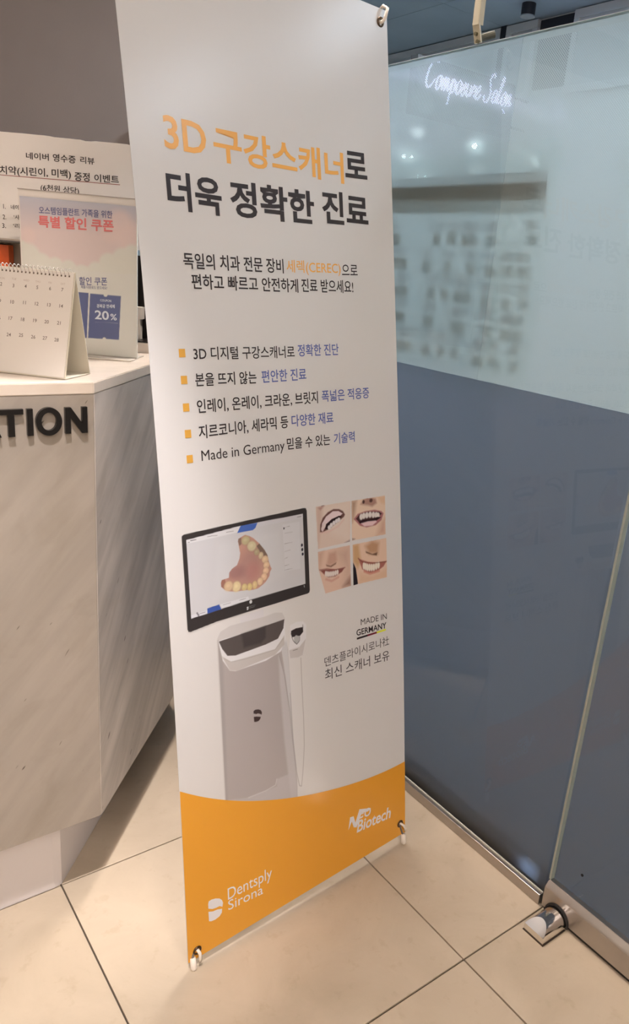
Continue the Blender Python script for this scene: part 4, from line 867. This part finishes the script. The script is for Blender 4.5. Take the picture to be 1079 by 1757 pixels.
obj('top_strip', fb(fp_, uL, uR + .002, ztop - 0.0005, ztop + 0.0008, -0.0035, 0.0018), mat('acrylic_edge', (0.42, 0.38, 0.35), 0.2), cs)
obj('base_foot', fb(fp_, uL + .01, uR - .0, ZC + 0.0002, ZC + 0.0028, -0.06, 0.045), mat('acrylic_foot', (0.74, 0.68, 0.60), 0.1), cs)
obj('side_edge', fb(fp_, uR + 0.0004, uR + 0.0016, ZC + .003, ztop, -0.0035, 0.0012), mat('acrylic_side', (0.80, 0.78, 0.74), 0.1), cs)
class LC(Canvas):
    pass
zl_t = uvp((34, 336))[1]; zlb = ZC + 0.004
WBc = lin((200, 182, 168))
lf = Canvas(uL + .003, uR, zlb, zl_t, .0011)
U = lambda pts: [uvp(p) for p in pts]
zz = (lf.z - uvp((130, 470))[1]) / (zl_t - uvp((130, 470))[1]); k_ = np.clip(zz, 0, 1)[..., None]
top_c, mid_c = np.array(paint(176, 164, 168)), np.array(paint(206, 176, 168)); kk = np.clip((k_ - .55) / .45, 0, 1)
lf.c[:] = mid_c * (1 - kk) + top_c * kk; lf.mask[:] = 1
for (cx_, cy_, r_) in ((205, 385, 24), (225, 410, 26), (190, 400, 18), (48, 405, 14)): lf.ell(uvp((cx_, cy_)), r_ * .00105, r_ * .0011, (212, 178, 168), .6, .7)
for (cx_, cy_, r_) in ((50, 440, 20), (72, 452, 16), (95, 458, 15), (118, 462, 14), (140, 470, 14), (165, 466, 15), (186, 452, 16), (210, 446, 18), (228, 440, 18), (35, 430, 16), (200, 462, 20), (225, 462, 22), (120, 478, 22), (150, 480, 20), (60, 470, 26), (90, 478, 22)): lf.ell(uvp((cx_, cy_)), r_ * .00115, r_ * .00125, (206, 190, 176), .35, 1)
lf.poly([uvp((28, 455)), uvp((240, 472)), (uR + .1, zlb - .1), (uL - .1, zlb - .1)], (206, 190, 178), .003)
for quad in ([(154.5, 503.5), (207.5, 508), (204, 583), (151, 580)], [(90, 498), (152, 502.5), (149, 580), (90, 576)]): lf.poly(U(quad), (82, 84, 118), .0008)
lf.ell(uvp((181, 506)), .0038, .0038, (206, 190, 178)); lf.ell(uvp((179, 582)), .0038, .0038, (206, 190, 178))
lf.line([uvp((163, 552)), uvp((202, 555))], .0006, (150, 146, 170))
LEAFM = print_mat('leaflet_print')
lf.build('leaflet', parent=cs, mapper=lambda u, z: fp_(u, z, 0.0), m=LEAFM, cut=False)
def on_plane(name, s, uvf, fm, qa, qb, hpx, m, parent, bold=0.0, w=.0006):
    """ink box with lower left corner at qa, lower right at qb, height hpx"""
    u0, z0 = uvf(qa); u1, z1 = uvf(qb); _, zt = uvf((qa[0], qa[1] - hpx)); return put_text(name, s, (u0, z0, u1, z1, zt - z0), lambda u, z: fm(u, z, w), m, parent, bold)
PK = print_mat('coral_print', paint(206, 104, 100)); BLU = print_mat('slate_blue_print', paint(88, 84, 118)); WHP = print_mat('leaflet_white', paint(205, 196, 200))
on_plane('leaflet_text', '\uc624\uc2a4\ud15c\uc784\ud50c\ub780\ud2b8 \uac00\uc871\uc744 \uc704\ud55c', uvp, fp_, (67, 367), (193, 375), 13, BLU, cs, .012)
on_plane('leaflet_text', '\ud2b9\ubcc4 \ud560\uc778 \ucfe0\ud3f0', uvp, fp_, (66, 390), (195, 398.5), 21, PK, cs, .028)
on_plane('leaflet_text', '\ud560\uc778 \ucfe0\ud3f0', uvp, fp_, (136, 489), (184, 490), 14, BLU, cs, .012)
on_plane('leaflet_text', '\uccb4\ub97c \ub2e4\uc6b4\ub85c\ub4dc \ubc1b\uc73c\uc138\uc694!', uvp, fp_, (139, 495), (184, 497), 5.5, BLU, cs, .005)
on_plane('leaflet_text', 'COUPON', uvp, fp_, (172, 517), (191, 518.5), 4, WHP, cs, .01)
on_plane('leaflet_text', '\uacbd\ubcf5\uad81 \uc5f0\uc138\ud398', uvp, fp_, (166, 528), (197, 529), 6.5, WHP, cs, .02)
on_plane('leaflet_text', '20', uvp, fp_, (163, 547.5), (187, 549.5), 15.5, WHP, cs, .02)
on_plane('leaflet_text', '%', uvp, fp_, (189.5, 549), (200.5, 550), 11, WHP, cs, .012)
# review notice behind the coupon stand
uvr, fr_ = hang(1.735)
rn = thing('review_notice', 'large white paper notice with black Korean text and red underline', 'notice', tuple(fr_(0.0, uvr((120, 410))[1], 0)))
ul, zl_ = uvr((-130, 217)); ur, zr_ = uvr((245, 250)); zb1 = uvr((10, 411))[1]; zb2 = uvr((200, 424))[1]
zb = (zb1 + zb2) / 2
bm = bmesh.new(); n_ = 44; tp = []
for i in range(n_ + 1):
    u_ = ul + (ur + .02 - ul) * i / n_; tp.append((u_, uvr((120, 238))[1] + (.0016 if i < 25 else 0) - (.0016 if i in (31, 32, 40) else 0) + random.uniform(-.0003, .0003)))
f1 = [bm.verts.new(fr_(u_, z_, 0)) for u_, z_ in tp]; f0 = [bm.verts.new(fr_(u_, zb, 0)) for u_, z_ in tp]; g1 = [bm.verts.new(fr_(u_, z_, -.0012)) for u_, z_ in tp]; g0 = [bm.verts.new(fr_(u_, zb, -.0012)) for u_, z_ in tp]
for i in range(n_):
    bm.faces.new((f0[i], f0[i + 1], f1[i + 1], f1[i])); bm.faces.new((g0[i], g1[i], g1[i + 1], g0[i + 1])); bm.faces.new((f1[i], f1[i + 1], g1[i + 1], g1[i])); bm.faces.new((f0[i], g0[i], g0[i + 1], f0[i + 1]))
bm.faces.new((f0[0], f1[0], g1[0], g0[0])); bm.faces.new((f0[-1], g0[-1], g1[-1], f1[-1])); bmesh.ops.recalc_face_normals(bm, faces=bm.faces[:])
obj('paper_sheet', bm, mat('notice_paper', (0.82, 0.79, 0.76), 0.55), rn)
BKI = mat('black_ink', (0.02, 0.015, 0.015), 0.5); REDI = mat('red_ink', (0.30, 0.06, 0.05), 0.5)
def RT(s, qa, qb, h, b=.014): return on_plane('notice_text', s, uvr, fr_, qa, qb, h, BKI, rn, b, .0006)
RT('\ub124\uc774\ubc84', (45, 273), (84, 276), 12); RT('\uc601\uc218\uc99d', (91, 277), (130, 281), 13.5); RT('\ub9ac\ubdf0', (138, 280), (162, 283), 12)
RT('\uce58\uc57d(\uc2dc\ub9b0\uc774, \ubbf8\ubc31)', (0, 301), (122, 308.5), 17); RT('\uc99d\uc815', (128, 310), (154, 312), 15); RT('\uc774\ubca4\ud2b8', (162, 312), (204, 315), 13.5)
RT('(6\ucc9c\uc6d0 \uc0c1\ub2f9)', (70, 329.5), (136, 336), 14, .01)
for s, q, e in (('1.', (6, 358), (10, 358.4)), ('\ub124\uc774\ubc84', (19, 359), (40, 360.5)), ('2.', (5, 376), (11, 376.4)), ("'\uc0ac", (24, 376.5), (34, 377)), ('3.', (4, 391), (10.5, 391.4)), ("'\ub9ac", (23, 391.5), (34, 392))): RT(s, q, e, 8.0, .006)
u0, z0 = uvr((-4, 299.5)); u1, z1 = uvr((206, 317)); bm = bmesh.new(); bm.faces.new([bm.verts.new(fr_(a, b, .0006)) for a, b in ((u0, z0 - .0008), (u1, z1 - .0008), (u1, z1 + .0004), (u0, z0 + .0004))]); obj('underline', bm, REDI, rn)
# clear tray under the notice with an orange packet
tr_u0, tr_z0 = uvr((-60, 470)); 
ry = thing('display_rack', 'steel rimmed display rack on the counter holding up the paper notice', 'rack', (*fr_(0.0, ZC, 0)[:2], ZC))
STB = mat('satin_steel', (0.50, 0.46, 0.42), 0.3, 0.9)
bm = bmesh.new(); fbox(bm, fr_, ul, uvr((212, 430))[0], zb - 0.0035, zb - 0.0003, -0.05, 0.0035); obj('upper_rim', bm, STB, ry)
bm = bmesh.new(); fbox(bm, fr_, ul, uvr((212, 430))[0], zb - 0.0085, zb - 0.0062, -0.05, 0.0035); obj('lower_rim', bm, mat('dark_steel', (0.10, 0.09, 0.07), 0.3, .8), ry)
ue = uvr((212, 430))[0]
bm = bmesh.new(); fbox(bm, fr_, ul, ue, ZC + .002, zb - 0.009, -0.054, -0.05); obj('back_panel', bm, mat('taupe_panel', (0.26, 0.20, 0.15), 0.5), ry)
bm = bmesh.new(); fbox(bm, fr_, ue - .004, ue, ZC + .0003, zb - 0.0088, -0.004, 0.0); fbox(bm, fr_, ue - .010, ue - .006, ZC + .0003, zb - .0088, -.03, -.026); obj('post', bm, STB, ry)
bm = bmesh.new(); fbox(bm, fr_, ul, ue, ZC + .0003, ZC + .0018, -0.05, -.006); obj('floor_plate', bm, STB, ry)
uo = uvr((8, 430))[0]
op = tag(obj('orange_packet', fb(fr_, uo - .12, uo, ZC + .0022, uvr((5, 420))[1], -.045, -.02), mat('orange_red_packet', (0.55, 0.085, 0.015), 0.35, var=.25, vscale=30)), 'orange red packet standing in the rack under the notice', 'packet')
# dark organiser and pen holder at the right end
uvk, fk = hang(1.80)
k0, kz1 = uvk((231, 438)); k1, kz0 = uvk((285, 592))
dk = thing('black_organiser', 'black upright desk organiser beside the coupon stand, partly behind the banner', 'organiser', (*fk((k0 + k1) / 2, ZC, 0)[:2], ZC))
BLKP = mat('black_plastic', (0.010, 0.006, 0.005), 0.35)
ks = ZC + .0255
obj('back_shell', fb(fk, k0, k1 + .01, ks, kz1, -.03, -.01), BLKP, dk)
obj('side_wall', fb(fk, k1 + .01, k1 + .014, ks, kz1, -.03, .04), BLKP, dk)
obj('shelf', fb(fk, k0, k1 + .01, ks - .003, ks - .0003, -.03, .06), BLKP, dk)
bt = tag(obj('clear_riser', fb(fk, k0 - .002, k1 + .004, ZC + .0003, ks - .0035, -.03, .062), mat('milky_acrylic', (0.72, 0.64, 0.56), 0.2)), 'low milky white riser block under the black organiser', 'riser')
w0, wz1 = uvk((225, 525)); w1, wz0 = uvk((247, 591)); wm = uvk((243, 540))[0]; wzm = uvk((243, 546))[1]
wh = thing('hole_holder', 'white plastic holder with four round holes in front of the black organiser', 'holder', tuple(fk((w0 + w1) / 2, ks, .02)))
wbm = bmesh.new(); fbox(wbm, fk, w0, uvk((246.5, 560))[0], ks, wz1, .012, .030); obj('body', wbm, WHITEP, wh)
obj('top_cap', fb(fk, w0 - .001, uvk((250, 530))[0], wzm, wz1 + .001, .010, .032), WHITEP, wh)
for q in ((237.5, 540), (237.5, 551), (237.5, 562), (237.5, 573)):
    u_, z_ = uvk(q); bm = bmesh.new(); tube(bm, [fk(u_ - .002, z_, .0318), fk(u_ - .002, z_, .0335)], .0035, 14); obj('hole_insert', bm, BLKP, wh)
bm = bmesh.new(); pz = uvk((237, 380))[1]; u_ = uvk((237, 500))[0]
obj('grey_file', fb(fk, uvk((231, 500))[0], uvk((238.5, 500))[0], wz1 + .002, uvk((236, 436))[1], .012, .020), mat('grey_file_board', (0.34, 0.29, 0.25), 0.4), dk)
